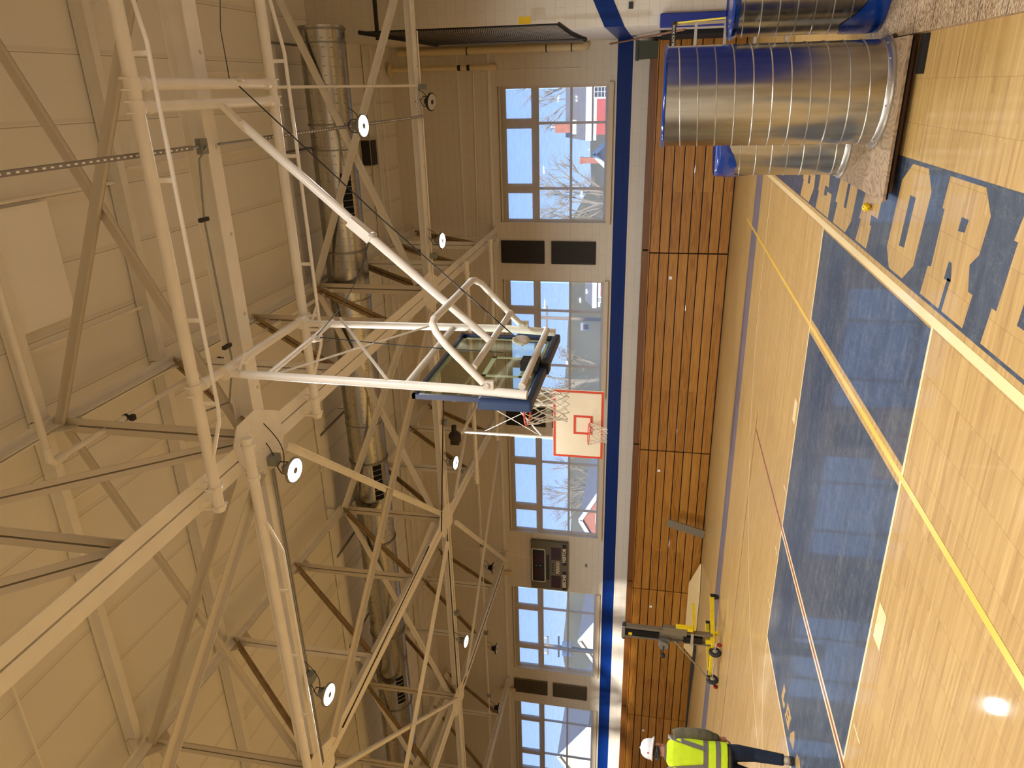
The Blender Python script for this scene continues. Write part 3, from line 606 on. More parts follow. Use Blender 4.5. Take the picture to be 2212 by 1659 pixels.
highbay(-7.6, 17.6, 6.0, False, 'unlit lamp peeking out behind the glass board supports')
fp = thing('lamp_feed_pipe', (-15, 17.6, 6.6), 'thin cream pipe carrying the three unlit lamps near the windows', 'pipe')
MB().tube([(-9.6, 17.6, 6.53), (-22, 17.6, 6.53)], .014, 8).build('pipe', 'pipe_paint', fp, True)
for x_ in (-12.6, -15.9, -18.5): MB().box((x_ - .05, 17.55, 6.46), (x_ + .05, 17.65, 6.58)).build('junction_box', 'box_grey', fp)

# slotted channel that carries the lit lamp near the open duct end
us = thing('slotted_channel', (-.47, 8, 6.33), 'long grey slotted steel channel crossing over the white frame pipes', 'channel')
MB().prof((-.47, 3.2, 6.29), (-.47, 6.62, 6.30), [(-.021, .021, 0, .003), (-.021, -.018, 0, .04), (.018, .021, 0, .04)]).build('channel', 'unistrut', us)
MB().prof((-.47, 7.8, 6.31), (-.47, 14.05, 6.33), [(-.021, .021, 0, .003), (-.021, -.018, 0, .04), (.018, .021, 0, .04)]).build('channel', 'unistrut', us)
MB().tube([(-.47, 6.55, 6.32), (-.47, 6.72, 6.33), (-.47, 6.82, 6.38), (-.47, 6.9, 6.39)], .014, 8).tube([(-.47, 7.1, 6.33), (-.47, 7.85, 6.33)], .012, 8).build('flex_conduit', 'galv_dull', us, True)
sl = MB(); y_ = 3.3
while y_ < 14:
    if y_ < 6.55 or y_ > 7.85: sl.box((-.477, y_, 6.285 + (y_ - 3.2) * .0037), (-.463, y_ + .03, 6.2885 + (y_ - 3.2) * .0037))
    y_ += .08
sl.build('slots', 'panel_white', us)
# grey conduit with box on the tie beam
cu = thing('conduit', (-2, 7.0, 6.4), 'dark green-grey conduit following the tie beam to the riveted plate', 'conduit')
MB().tube([(-.47, 6.9, 6.33), (-.6, 6.86, 6.42), (-1.2, 6.88, 6.5), (-2.8, 6.92, 6.5), (-3.3, 6.9, 6.62), (-3.45, 6.88, 7.0)], .011, 8).build('tube', 'galv_dull', cu, True)
MB().box((-.55, 6.84, 6.36), (-.4, 6.96, 6.42)).build('mounting_plate', 'box_grey', cu)
for x_ in (-1.2, -2.6): MB().box((x_ - .02, 6.8, 6.48), (x_ + .02, 6.94, 6.52)).build('clip', 'tape_dark', cu)
cu2 = thing('conduit', (-6, 7.0, 6.4), 'thin cream and green conduit pair along the tie beam past the riveted plate', 'conduit')
MB().tube([(-4.3, 7.13, 6.36), (-9.3, 7.13, 6.36)], .012, 8).tube([(-4.3, 7.17, 6.36), (-9.3, 7.17, 6.36)], .012, 8).build('tube', 'galv_dull', cu2, True)
for x_ in (-4.15, -7.6): MB().box((x_ - .06, 7.06, 6.26), (x_ + .06, 7.2, 6.38)).build('junction_box', 'box_grey', cu2)
cu3 = thing('conduit', (-8, 13.9, 6.4), 'cream conduit under the lamp-row tie beam', 'conduit')
MB().tube([(1.0, 14.09, 6.36), (-22, 14.09, 6.36)], .013, 8).build('tube', 'pipe_paint', cu3, True)
for x_ in (.05, -3.15, -6.9, -12.2): MB().box((x_ - .05, 14.02, 6.26), (x_ + .05, 14.14, 6.37)).build('junction_box', 'box_grey', cu3)
cu4 = tag(MB().tube([(.07, 8.2, 6.3), (.07, 8.3, 6.5), (.07, 12.6, 6.52), (.07, 13.0, 6.5), (.07, 13.5, 6.42), (.07, 13.9, 6.37)], .02, 8).build('conduit', 'pipe_paint', None, True), 'cream conduit crossing in front of the duct to the lamp-row beam', 'conduit')
# gas-like pipe under the top chord
gp = thing('ceiling_pipe', (-3.9, 6.22, 8.6), 'cream pipe that turns a corner under the nearest truss top', 'pipe')
MB().tube([(2.0, 6.22, 8.6), (-3.82, 6.22, 8.6)], .042, 12).tube([(-3.9, 6.3, 8.6), (-3.9, 13.95, 8.6)], .036, 12).build('pipe', 'pipe_paint', gp, True)
MB().tube([(-3.7, 6.22, 8.6), (-3.86, 6.22, 8.6), (-3.9, 6.26, 8.6), (-3.9, 6.42, 8.6)], .052, 12).build('elbow', 'pipe_paint', gp, True)
for y_ in (7.5, 9.7, 11.9):
    h = MB().lathe((-3.9, y_, 8.6), (0, 1, 0), [(.038, -.02), (.045, -.02), (.045, .02), (.038, .02)], 14); h.box((-3.95, y_ + .0, 8.5), (-3.88, y_ + .07, 8.56))
    h.build('hanger_clamp', 'tape_dark', gp)
for k, (y_, x0, x1, z_, r_, l_) in enumerate(((17.3, XR - .05, -26, -.2, .03, 'cream sprinkler pipe under the deck past the duct'), (18.95, XR - .05, -26, -.15, .016, 'thin conduit under the deck past the duct'), (19.3, XR - .05, -26, -.12, .018, 'thin conduit under the deck close to the window wall'), (5.6, 2.5, -14, -.14, .02, 'thin conduit under the deck toward the camera'))):
    tag(MB().tube([(x0, y_, ceilz(y_) + z_), (x1, y_, ceilz(y_) + z_)], r_, 8).build('sprinkler_pipe', 'pipe_paint', None, True), l_, 'pipe')
for k, (x_, y0, y1, l_) in enumerate(((-1.12, 4.9, 9.3, 'thin cross pipe on the deck above the white patch'), (.35, 11.75, 13.9, 'thin cross pipe on the deck at the top edge before the open duct end'), (-.95, 9.6, 13.8, 'thin cross pipe on the deck before the open duct end'), (-2.95, 7.2, 9.3, 'short cream angle bar on the deck beside the white patch'), (-5.1, 7.2, 9.3, 'short cream angle bar on the deck past the big plate'), (-8.2, 9.5, 13.9, 'cream branch pipe on the deck past the big plate'), (-11.6, 9.5, 15.9, 'cream branch pipe on the deck, farther one'))):
    tag(MB().tube([(x_, y0, ceilz(y0) - .13), (x_, y1, ceilz(y1) - .13)], .022, 8).build('branch_pipe', 'pipe_paint', None, True), l_, 'pipe')
tag(MB().prism([(-1.2, 7.25), (-1.2, 8.15), (-2.72, 8.15), (-2.72, 7.25)], 9.56, 9.585).build('ceiling_patch', 'panel_white'), 'smooth off-white repair panel on the ceiling deck, near the top corner', 'panel')
eb = thing('exhaust_box', (-1.5, 18.5, 9.1), 'dark square louvred box on the ceiling beside the duct', 'vent')
MB().box((-1.78, 17.92, 8.99), (-1.1, 18.3, 9.28)).build('housing', 'plate_grey', eb); MB().box((-1.74, 17.90, 8.98), (-1.14, 18.26, 8.99)).box((-1.74, 17.905, 9.02), (-1.14, 17.92, 9.24)).build('louvre', 'black', eb)

# ------------------------------------------------------------------ ceiling-hung glass basketball hoop
hp = thing('basketball_hoop', (-2.7, 7.15, 3.0), 'ceiling-hung basketball hoop with glass board and navy padding, seen from behind', 'basketball hoop')
ZP = 6.2; RP = .058
for y_ in (5.79, 8.13):
    MB().tube([(2.4, y_, ZP), (-4.03, y_, ZP)], RP, 20).build('frame_pipe', 'pipe_paint', hp, True)
    rod = MB().tube([(2.4, y_ + .02, 6.14), (1.0, y_ + .02, 6.1), (.42, y_ + .02, 6.0), (-2.85, y_ + .02, 6.0), (-3.0, y_ + .02, 6.02), (-3.5, y_, 6.19)], .02, 10)
    for x_ in (.33, -.68, -1.95, -2.8): rod.prof((x_, y_ + .01, 6.0), (x_, y_, 6.18), [(-.02, .02, -.003, .003)], up=(0, 1, 0))
    rod.build('stiffener_rod', 'pipe_paint', hp, True)
    for x_ in (-3.75, -3.98):
        k = MB().lathe((x_, y_, ZP), (1, 0, 0), [(RP, -.02), (RP + .014, -.02), (RP + .014, .02), (RP, .02)], 20)
        for s_ in (-1, 1): k.tube([(x_, y_ + s_ * .075, ZP - .03), (x_, y_ + s_ * .075, ZB + .03)], .01, 6); k.ell((x_, y_ + s_ * .075, ZP - .04), .018, .018, .012, 8, 4)
        k.build('chord_clamp', 'pipe_paint', hp, True)
for x_ in (.1, -.08, -2.65):
    MB().tube([(x_, 5.79, ZP - .01), (x_, 8.13, ZP - .01)], .05, 18).build('cross_pipe', 'pipe_paint', hp, True)
    for y_ in (5.79, 8.13):
        s_ = 1 if y_ < 7 else -1
        k = MB().lathe((x_, y_, ZP), (1, 0, 0), [(RP, -.05), (RP + .012, -.05), (RP + .012, .05), (RP, .05)], 20)
        for dx in (-.045, .045): k.tube([(x_ + dx, y_ - s_ * .09, ZP - .05), (x_ + dx, y_ - s_ * .11, ZP + .02), (x_ + dx, y_ - s_ * .06, ZP + .07)], .009, 6)
        k.lathe((x_, y_ + s_ * .13, ZP - .01), (0, 1, 0), [(.05, -.03), (.062, -.03), (.062, .03), (.05, .03)], 16)
        k.build('pipe_clamp', 'pipe_paint', hp, True)
for y_ in (6.22, 8.12):
    yt = y_ + (.13 if y_ < 7 else -.06)
    MB().tube([(-2.66, yt - .1, 6.12), (-2.68, y_, 3.62), (-2.70, y_ - .02, 2.98)], [.042, .045, .045], 16).build('hanger_post', 'pipe_paint', hp, True)
    k = MB().lathe((-2.65, yt - .1, 6.14), (0, 1, 0), [(.05, -.05), (.075, -.05), (.075, .05), (.05, .05)], 16)
    k.prof((-2.60, yt - .05, 6.16), (-2.60, yt + .1, 6.0), [(-.02, .02, -.006, .006)]).tube([(-2.66, yt - .02, 6.05), (-2.5, yt + .1, 6.02)], .016, 8)
    k.build('post_knuckle', 'pipe_paint', hp, True)
k = MB().tube([(-2.66, 6.3, 5.68), (-2.66, 8.08, 5.78)], .03, 12); k.ell((-2.66, 7.42, 5.72), .05, .06, .05, 10, 6); k.build('upper_crossbar', 'pipe_paint', hp, True)
MB().tube([(-2.64, 6.22, 5.6), (-2.64, 8.1, 4.42)], .012, 8).tube([(-2.62, 8.1, 5.69), (-2.62, 6.22, 4.38)], .016, 8).build('diagonal_rod', 'plate_grey', hp, True)
MB().tube([(-2.68, 6.24, 4.19), (-2.68, 8.1, 4.22)], .036, 14).build('board_top_bar', 'plate_grey', hp, True)
MB().tube([(-2.66, 6.3, 3.05), (-2.66, 8.06, 3.07)], .036, 14).build('board_bottom_bar', 'pipe_paint', hp, True)
# stay frame with rounded corners and the long brace
sf = MB()
for y_ in (6.2, 8.08):
    s_ = 1 if y_ < 7 else -1
    sf.tube([(-2.60, y_, 3.40), (-2.24, y_, 3.74), (-2.12, y_ + s_ * .02, 3.84), (-2.06, y_ + s_ * .10, 3.90), (-2.04, y_ + s_ * .2, 3.91)], .036, 14)
sf.tube([(-2.04, 6.38, 3.91), (-2.04, 7.9, 3.91)], .036, 14).build('stay_frame', 'pipe_paint', hp, True)
MB().tube([(-2.46, 6.22, 3.50), (-2.46, 8.06, 3.50)], .034, 14).build('stay_crossbar', 'pipe_paint', hp, True)
for y_ in (6.2, 8.1):
    k = MB().box((-2.66, y_ - .022, 3.30), (-2.57, y_ + .022, 3.40)); k.lathe((-2.61, y_, 3.36), (0, 1, 0), [(.02, -.04), (.02, .04)], 12)
    k.build('hinge', 'plate_grey', hp)
MB().tube([(-.27, 7.0, 5.98), (-1.30, 7.0, 4.82), (-2.46, 7.0, 3.50)], [.045, .045, .038], 16).build('long_brace', 'pipe_paint', hp, True)
k = MB().prof((-1.22, 7.0, 4.93), (-1.40, 7.0, 4.72), [(-.05, .05, -.055, .06)], up=(0, 1, 0)); k.build('brace_sleeve', 'pipe_paint', hp, True)
MB().prof((-.08, 7.0, 6.17), (-.34, 7.0, 5.92), [(-.02, .02, .03, .045), (-.02, .02, -.045, -.03)], up=(0, 1, 0)).build('brace_fork', 'pipe_paint', hp)
# board: frame, glass, pad, rim, net
by0, by1, bz0, bz1, bx = 6.23, 8.15, 2.99, 4.14, -2.80
fr = MB()
for a, b_ in (((bx - .02, by0, bz0), (bx + .03, by0 + .035, bz1)), ((bx - .02, by1 - .035, bz0), (bx + .03, by1, bz1)), ((bx - .02, by0, bz1 - .035), (bx + .03, by1, bz1)), ((bx - .02, by0, bz0), (bx + .03, by1, bz0 + .035))): fr.box(a, b_)
fr.build('board_frame', 'navy_frame', hp)
MB().box((bx - .006, by0 + .03, bz0 + .03), (bx + .006, by1 - .03, bz1 - .03)).build('glass_board', 'board_glass', hp)
tg = MB(); ty, tz = 7.19, 3.15
for a, b_ in (((bx - .012, ty - .3, tz + .02), (bx - .008, ty - .25, tz + .45)), ((bx - .012, ty + .25, tz + .02), (bx - .008, ty + .3, tz + .45)), ((bx - .012, ty - .3, tz + .40), (bx - .008, ty + .3, tz + .45)), ((bx - .012, ty - .3, tz), (bx - .008, ty + .3, tz + .05)), ((bx - .012, by0 + .03, bz0 + .03), (bx - .008, by1 - .03, bz0 + .08)), ((bx - .012, by0 + .03, bz0 + .03), (bx - .008, by0 + .08, bz1 - .03)), ((bx - .012, by1 - .08, bz0 + .03), (bx - .008, by1 - .03, bz1 - .03)), ((bx - .012, by0 + .03, bz1 - .08), (bx - .008, by1 - .03, bz1 - .03))): tg.box(a, b_)
tg.build('board_marking', 'white_board', hp)
def pad(parent):
    m_ = MB()
    def sec(p, q_, o1):   # rounded U section swept
        pass
    ya, yb_ = by0 - .09, by0 + .03; z0 = bz0 - .06; ym = (by0 + by1) / 2 - .02
    M_ = Matrix.Translation((bx, 0, 0)) @ Matrix(((0, 0, 1, 0), (1, 0, 0, 0), (0, 1, 0, 0), (0, 0, 0, 1)))
    m_.prism([(ya, z0), (ym, z0), (ym, bz0 + .02), (yb_, bz0 + .02), (yb_, bz0 + .47), (ya, bz0 + .47)], -.06, .05, M=M_)
    o = m_.build('board_pad', 'navy_pad', parent, bevel=.022)
    yc = (by0 + by1) / 2 + .02; MB().prism([(yc, z0), (by1 + .06, z0), (by1 + .06, bz0 + .47), (by1 - .03, bz0 + .47), (by1 - .03, bz0 + .02), (yc, bz0 + .02)], -.06, .05, M=M_).build('board_pad', 'navy_pad', parent, bevel=.022)
pad(hp)
MB().box((bx - .04, 7.10, bz0 - .08), (bx + .09, 7.26, bz0 - .0)).build('pad_bracket', 'black', hp)
MB().box((bx + .03, 6.98, 3.0), (bx + .13, 7.2, 3.2)).build('rim_plate', 'black', hp, bevel=.01)
def rim_net(parent, c, dirv, rr, mrim, scale=1.0, netm='net', seed=1):
    c = V(c); dv = V(dirv)
    rg = MB(); pts_ = [c + V((math.cos(a) * rr, math.sin(a) * rr, 0)) for a in [2 * math.pi * k / 36 for k in range(36)]]
    rg.tube(pts_, .011 * scale, 8, closed=True)
    side = V((-dv.y, dv.x, 0)); back = c - dv * (rr + .15)
    for s_ in (-1, 1): rg.tube([c - dv * rr * .8 + side * s_ * rr * .55, back + side * s_ * .06 + V((0, 0, -.09))], .009, 6); rg.tube([c - dv * rr * .8 + side * s_ * rr * .55, back + side * s_ * .09 + V((0, 0, 0))], .009, 6)
    p = back; e = side * .1
    rg.add([p - e + dv * .0 + V((0, 0, .02)), p + e + V((0, 0, .02)), p + e + V((0, 0, -.13)), p - e + V((0, 0, -.13)), p - e - dv * .012 + V((0, 0, .02)), p + e - dv * .012 + V((0, 0, .02)), p + e - dv * .012 + V((0, 0, -.13)), p - e - dv * .012 + V((0, 0, -.13))], [(0, 1, 2, 3), (7, 6, 5, 4), (0, 4, 5, 1), (1, 5, 6, 2), (2, 6, 7, 3), (3, 7, 4, 0)])
    rg.add([p - e * .9 + V((0, 0, 0)), p + e * .9, c - dv * rr * .95 + e * .8, c - dv * rr * .95 - e * .8, p - e * .9 + V((0, 0, -.01)), p + e * .9 + V((0, 0, -.01)), c - dv * rr * .95 + e * .8 + V((0, 0, -.01)), c - dv * rr * .95 - e * .8 + V((0, 0, -.01))], [(0, 1, 2, 3), (7, 6, 5, 4), (0, 4, 5, 1), (1, 5, 6, 2), (2, 6, 7, 3), (3, 7, 4, 0)])
    rg.build('rim', mrim, parent, True)
    nb = MB(); rnd = random.Random(seed); prof_ = [(rr, 0), (rr * .94, -.10), (rr * .84, -.20), (rr * .72, -.29), (rr * .66, -.37), (rr * .72, -.44)]
    prof_ = [(a, b_ * scale) for a, b_ in prof_]; n = 12
    nodes = [[c + V((math.cos(2 * math.pi * (k + (i % 2) * .5) / n) * rd + rnd.uniform(-.008, .008), math.sin(2 * math.pi * (k + (i % 2) * .5) / n) * rd + rnd.uniform(-.008, .008), dz + rnd.uniform(-.01, .01) * (i > 0))) for k in range(n)] for i, (rd, dz) in enumerate(prof_)]
    for i in range(len(prof_) - 1):
        for k in range(n):
            a = nodes[i][k]; b1 = nodes[i + 1][k]; b2 = nodes[i + 1][(k - 1) % n] if i % 2 == 0 else nodes[i + 1][(k + 1) % n]
            for q_ in (b1, b2):
                mid = a.lerp(q_, .5) + V((rnd.uniform(-.006, .006), rnd.uniform(-.006, .006), -.006)); nb.tube([a, mid, q_], .0056 * max(scale, .9), 5, cap=False)
    nb.build('net', netm, parent, True)
rim_net(hp, (bx - .055 - .15 - .225, 7.16, 3.15), (-1, 0, 0), .225, 'orange', 1.0)
# winch cable and pulleys
k = cable([(.14, 7.37, 6.22), (-1.2, 7.28, 4.75), (-2.45, 7.2, 3.30), (-2.56, 7.19, 3.2)], .007)
k.tube([(.14, 7.37, 6.25), (.8, 9.6, 7.6), (1.9, 12.2, 9.0)], .006, 6).build('winch_cable', 'black', hp, True)
k = cable(arcpts((-1.36, 6.98, 4.72), (-2.62, 7.42, 5.68), .12), .006)
k.tube(arcpts((-2.64, 7.42, 5.68), (-2.62, 7.12, 3.4), .04, side=(0, -1, 0)), .006, 6).build('safety_cable', 'black', hp, True)
for p in ((.14, 7.4, 6.16), (-2.66, 7.42, 5.66), (-1.36, 6.99, 4.70)):
    MB().ell(p, .03, .07, .04, 10, 6).build('pulley', 'plate_grey', hp, True)
k = MB().ell((-2.5, 7.2, 3.22), .05, .09, .1, 12, 8); k.build('pulley', 'plate_grey', hp, True)
# next hoop frame beyond the riveted plate
fn = thing('frame_pipe', (-6.5, 6.48, 6.2), 'white frame pipe with stiffener running on from the big riveted plate', 'pipe')
MB().tube([(-3.52, 6.47, 6.2), (-14.5, 6.55, 6.2)], .06, 18).build('pipe', 'pipe_paint', fn, True)
k = MB().tube([(-4.6, 6.47, 6.14), (-5.0, 6.49, 6.0), (-9.0, 6.52, 6.0), (-9.4, 6.52, 6.14)], .02, 8)
for x_ in (-5.6, -6.6, -7.6, -8.6): k.prof((x_, 6.5, 6.0), (x_, 6.5, 6.17), [(-.02, .02, -.003, .003)], up=(0, 1, 0))
k.build('stiffener_rod', 'pipe_paint', fn, True)
for x_ in (-3.62, -4.02): MB().lathe((x_, 6.48, 6.2), (1, 0, 0), [(.06, -.02), (.078, -.02), (.078, .02), (.06, .02)], 18).tube([(x_, 6.56, 6.18), (x_, 6.56, ZB + .02)], .01, 6).build('chord_clamp', 'pipe_paint', fn, True)

# ------------------------------------------------------------------ side hoop with white backboard
sh = thing('side_hoop', (-6.95, 14.5, 3.0), 'white wooden backboard with red border and rim hung in front of the windows', 'basketball hoop')
sx0, sx1, sy, sz0, sz1 = -7.78, -6.14, 14.5, 2.81, 3.93
bd = MB().box((sx0, sy, sz0), (sx1, sy + .035, sz1)).build('backboard', 'white_board', sh, bevel=.006)
rl = MB(); e = sy - .003
def outl(mb, x0, x1, z0, z1, t):
    for a, b_ in (((x0, e, z0), (x1, sy, z0 + t)), ((x0, e, z1 - t), (x1, sy, z1)), ((x0, e, z0 + t), (x0 + t, sy, z1 - t)), ((x1 - t, e, z0 + t), (x1, sy, z1 - t))): mb.box(a, b_)
outl(rl, sx0 + .005, sx1 - .005, sz0 + .005, sz1 - .005, .05); outl(rl, -7.19, -6.73, 3.05, 3.47, .05); rl.build('border', 'red_line', bd)
rim_net(sh, (-7.0, sy - .34, 3.10), (0, -1, 0), .23, 'orange', .9, seed=3)
k = MB().tube([(-7.35, sy + .06, 6.0), (-7.35, sy + .06, 2.95)], .03, 12).tube([(-6.55, sy + .06, 6.2), (-6.55, sy + .06, 2.95)], .03, 12).build('hanger_post', 'pipe_paint', sh, True)
MB().tube([(-7.35, sy + .08, 5.6), (-6.55, sy + .08, 4.2)], .008, 6).tube([(-6.55, sy + .08, 5.6), (-7.35, sy + .08, 4.2)], .008, 6).tube([(-7.35, sy + .1, 4.2), (-7.6, 18.4, 6.2)], .018, 8).build('brace_rod', 'pipe_paint', sh, True)
for y_ in (16.17, 18.72): MB().tube([(-3.7, y_, 6.2), (-9.65, y_, 6.2)], .055, 16).build('frame_pipe', 'pipe_paint', sh, True)
MB().tube([(-7.35, 14.5, 6.05), (-7.35, 18.72, 6.14)], .04, 12).tube([(-6.55, 14.5, 6.2), (-6.55, 18.72, 6.2)], .04, 12).build('cross_pipe', 'pipe_paint', sh, True)
for y_ in (16.17, 18.72):
    for x_ in (-3.75, -4.0, -9.25, -9.5): MB().lathe((x_, y_, 6.2), (1, 0, 0), [(.055, -.02), (.072, -.02), (.072, .02), (.055, .02)], 16).tube([(x_, y_ + .075, 6.17), (x_, y_ + .075, ZB + .02)], .012, 6).build('chord_clamp', 'pipe_paint', sh, True)
wn = thing('winch_motor', (-7.3, 14.35, 5.9), 'dark lumpy winch motor strapped high on the side hoop pipe', 'winch')
k = MB().ell((-7.75, 15.1, 6.42), .12, .17, .14, 14, 8); k.box((-7.95, 15.0, 6.3), (-7.72, 15.25, 6.5)); k.build('motor_body', 'grille', wn, True)
MB().lathe((-7.6, 15.1, 6.42), (1, 0, 0), [(.06, -.1), (.06, .12)], 14).build('drum', 'black', wn, True)
for l_, a, b_ in (('upper black cable bundle along the flat brace above the white backboard', (-6.2, 14.0, 6.28), (-9.2, 13.2, 6.28)), ('long black cable along the truss chord past the far riveted plate', (-9.2, 12.6, 6.385), (-9.4, 7.9, 6.385)), ('black cable along the scoreboard truss chord', (-14.92, 19.8, 6.385), (-14.9, 14.2, 6.385)), ('long black cable along the lamp-row beam beyond the far riveted plate', (-9.6, 13.9, 6.38), (-14.7, 13.9, 6.38))):
    tag(MB().tube([a, b_], .014, 6).build('cable', 'black', None, True), l_, 'cable')

# ------------------------------------------------------------------ things on the back wall
def text_mesh(s_, size, mat_, parent, name, P, rot=(math.pi / 2, 0, 0), depth=.004, bold=.0, sx=1.0):
    cu_ = bpy.data.curves.new(name, 'FONT'); cu_.body = s_; cu_.size = size; cu_.extrude = depth; cu_.offset = bold; cu_.align_x = 'CENTER'; cu_.align_y = 'CENTER'; cu_.resolution_u = 3
    to = bpy.data.objects.new('tmp', cu_); COL.objects.link(to); bpy.context.view_layer.update()
    me = bpy.data.meshes.new_from_object(to); bpy.data.objects.remove(to); me.name = name; me.materials.clear(); me.materials.append(MAT[mat_])
    Mx = Matrix.Rotation(rot[2], 4, 'Z') @ Matrix.Rotation(rot[0], 4, 'X') @ Matrix.Diagonal((sx, 1, 1, 1)); me.transform(Mx)
    o = bpy.data.objects.new(name, me); COL.objects.link(o); o.parent = parent; o.location = V(P) - wloc(parent); return o
sc_ = thing('scoreboard', (-15.07, YW - .1, 4.27), 'grey-green basketball scoreboard with dark red digit panels on the window wall', 'scoreboard')
SX0, SX1, SZ0, SZ1, SY = -16.06, -14.14, 4.27, 5.53, YW - .16
MB().box((SX0, SY, SZ0), (SX1, YW - .002, SZ1)).build('case', 'score_case', sc_, bevel=.01)
def rbox(mb, x0, x1, z0, z1, y0, y1, r_=.06):
    pl = []
    for cx_, cz_, a0 in ((x1 - r_, z1 - r_, 0), (x0 + r_, z1 - r_, 90), (x0 + r_, z0 + r_, 180), (x1 - r_, z0 + r_, 270)):
        for q in range(5): a = math.radians(a0 + q * 22.5); pl.append((cx_ + r_ * math.cos(a), cz_ + r_ * math.sin(a)))
    M_ = Matrix(((1, 0, 0, 0), (0, 0, 1, 0), (0, 1, 0, 0), (0, 0, 0, 1))); mb.prism(pl, y0, y1, M=M_)
k = MB(); rbox(k, -15.78, -14.44, 5.03, 5.50, SY - .008, SY); k.build('clock_border', 'score_text', sc_)
k = MB(); rbox(k, -15.75, -14.47, 5.06, 5.47, SY - .012, SY - .004, .04); k.build('clock_panel', 'black', sc_)
for x0, x1, z0, z1 in ((-15.62, -15.20, 5.10, 5.44), (-15.02, -14.60, 5.10, 5.44), (-15.96, -15.48, 4.50, 4.83), (-14.82, -14.34, 4.50, 4.83)):
    k = MB().box((x0, SY - .016, z0), (x1, SY - .0, z1)).build('digit_panel', 'led_off', sc_)
    g = MB()
    for q in range(1, 9): xx_ = x0 + (x1 - x0) * q / 9; g.box((xx_ - .003, SY - .018, z0), (xx_ + .003, SY - .016, z1))
    for q in range(1, 7): zz = z0 + (z1 - z0) * q / 7; g.box((x0, SY - .018, zz - .003), (x1, SY - .016, zz + .003))
    g.build('dot_grid', 'black', k)
MB().box((-15.66, SY - .008, 4.90), (-14.64, SY, 5.0)).build('message_strip', 'score_green', sc_)
for q, x_ in enumerate((-15.30, -15.20, -15.10, -15.0)): MB().lathe((x_, SY - .006, 4.78), (0, 1, 0), [(.03, 0), (.03, .008)], 12).build('period_light', 'led_off' if q == 3 else 'score_green', sc_)
for x_ in (-15.11,):
    for z_ in (5.21, 5.35): MB().ell((x_, SY - .014, z_), .02, .006, .02, 8, 4).build('colon_dot', 'score_text', sc_)
text_mesh('PERIOD', .15, 'score_text', sc_, 'period_text', (-15.13, SY - .004, 4.60), bold=.003)
MB().box((-16.04, SY - .005, 4.31), (-15.27, SY, 4.45)).build('name_plate', 'black', sc_); MB().box((-15.02, SY - .005, 4.31), (-14.18, SY, 4.45)).build('name_plate', 'black', sc_)
text_mesh('BISONS', .16, 'score_text', sc_, 'home_text', (-15.66, SY - .008, 4.38), bold=.006); text_mesh('VISITOR', .16, 'score_text', sc_, 'visitor_text', (-14.62, SY - .008, 4.38), bold=.006)
for i, (x0, z0, far, l_) in enumerate(((-4.72, 5.01, 0, 'upper dark grid wall panel right of the second window'), (-4.72, 3.55, 0, 'lower dark grid wall panel right of the second window'), (-9.93, 5.01, 0, 'upper dark grid wall panel behind the net of the glass-board hoop'), (-9.93, 3.55, 0, 'lower dark grid wall panel hidden partly by the white backboard'), (-21.02, 5.01, 1, 'upper dark grid wall panel left of the scoreboard, in the far pair'), (-21.02, 3.55, 1, 'lower dark grid wall panel left of the scoreboard, in the far pair'))):
    p = thing('wall_panel', (x0 + .32, YW - .05, z0), l_, 'wall panel', 'dark grid panels between the windows')
    MB().box((x0, YW - .05, z0), (x0 + .65, YW - .002, z0 + 1.26)).build('panel_body', 'grille' if not far else 'grille_far', p)
    g = MB()
    for q in range(1, 13): x_ = x0 + .65 * q / 13; g.box((x_ - .004, YW - .062, z0), (x_ + .004, YW - .05, z0 + 1.26))
    for q in range(1, 25): z_ = z0 + 1.26 * q / 25; g.box((x0, YW - .06, z_ - .004), (x0 + .65, YW - .05, z_ + .004))
    g.build('grid', 'black' if not far else 'grille', p)
# drain pipes and conduits on walls
pv = thing('drain_pipe', (.92, 20.25, 3.9), 'thick cream drain pipe standing in the wall corner with an elbow at its foot', 'pipe')
MB().tube([(.90, 20.22, 8.9), (.90, 20.22, 4.1)], .085, 18).build('pipe', 'pvc', pv, True)
MB().tube([(.90, 20.22, 4.15), (.90, 20.22, 4.0), (.90, 20.24, 3.93), (.92, 20.26, 3.9), (.95, 20.29, 3.9)], .09, 18).build('elbow', 'pvc', pv, True)
for z_ in (7.0, 4.9, 4.25): MB().lathe((.90, 20.22, z_), (0, 0, 1), [(.086, -.015), (.095, -.015), (.095, .015), (.086, .015)], 18).build('strap', 'tape_dark', pv)
pl_ = thing('roof_drain', (.5, 20.25, 6.3), 'cream roof drain pipe with two black couplings above the nearest window', 'pipe')
MB().tube([(.5, 20.1, 9.1), (.5, 20.1, 6.42)], .062, 16).build('pipe', 'pvc', pl_, True)
MB().tube([(.5, 20.1, 6.5), (.5, 20.1, 6.36), (.5, 20.16, 6.31), (.5, 20.38, 6.31)], .08, 16).build('elbow', 'pvc', pl_, True)
for z_ in (6.95, 7.2): MB().lathe((.5, 20.1, z_), (0, 0, 1), [(.064, -.04), (.07, -.04), (.07, .04), (.064, .04)], 16).build('coupling', 'black', pl_)
MB().lathe((.5, 20.1, 9.1), (0, 0, 1), [(.1, -.05), (.16, -.03), (.16, .02), (.08, .05)], 18).build('drain_flange', 'pvc', pl_, True)
tag(MB().tube([(.35, YW - .02, 6.9), (-3.9, YW - .02, 6.95), (-4.0, YW - .02, 7.0), (-4.02, YW - .02, 8.3)], .018, 8).build('wall_conduit', 'pipe_paint', None, True), 'thin cream conduit running above the nearest window and up the wall', 'conduit')
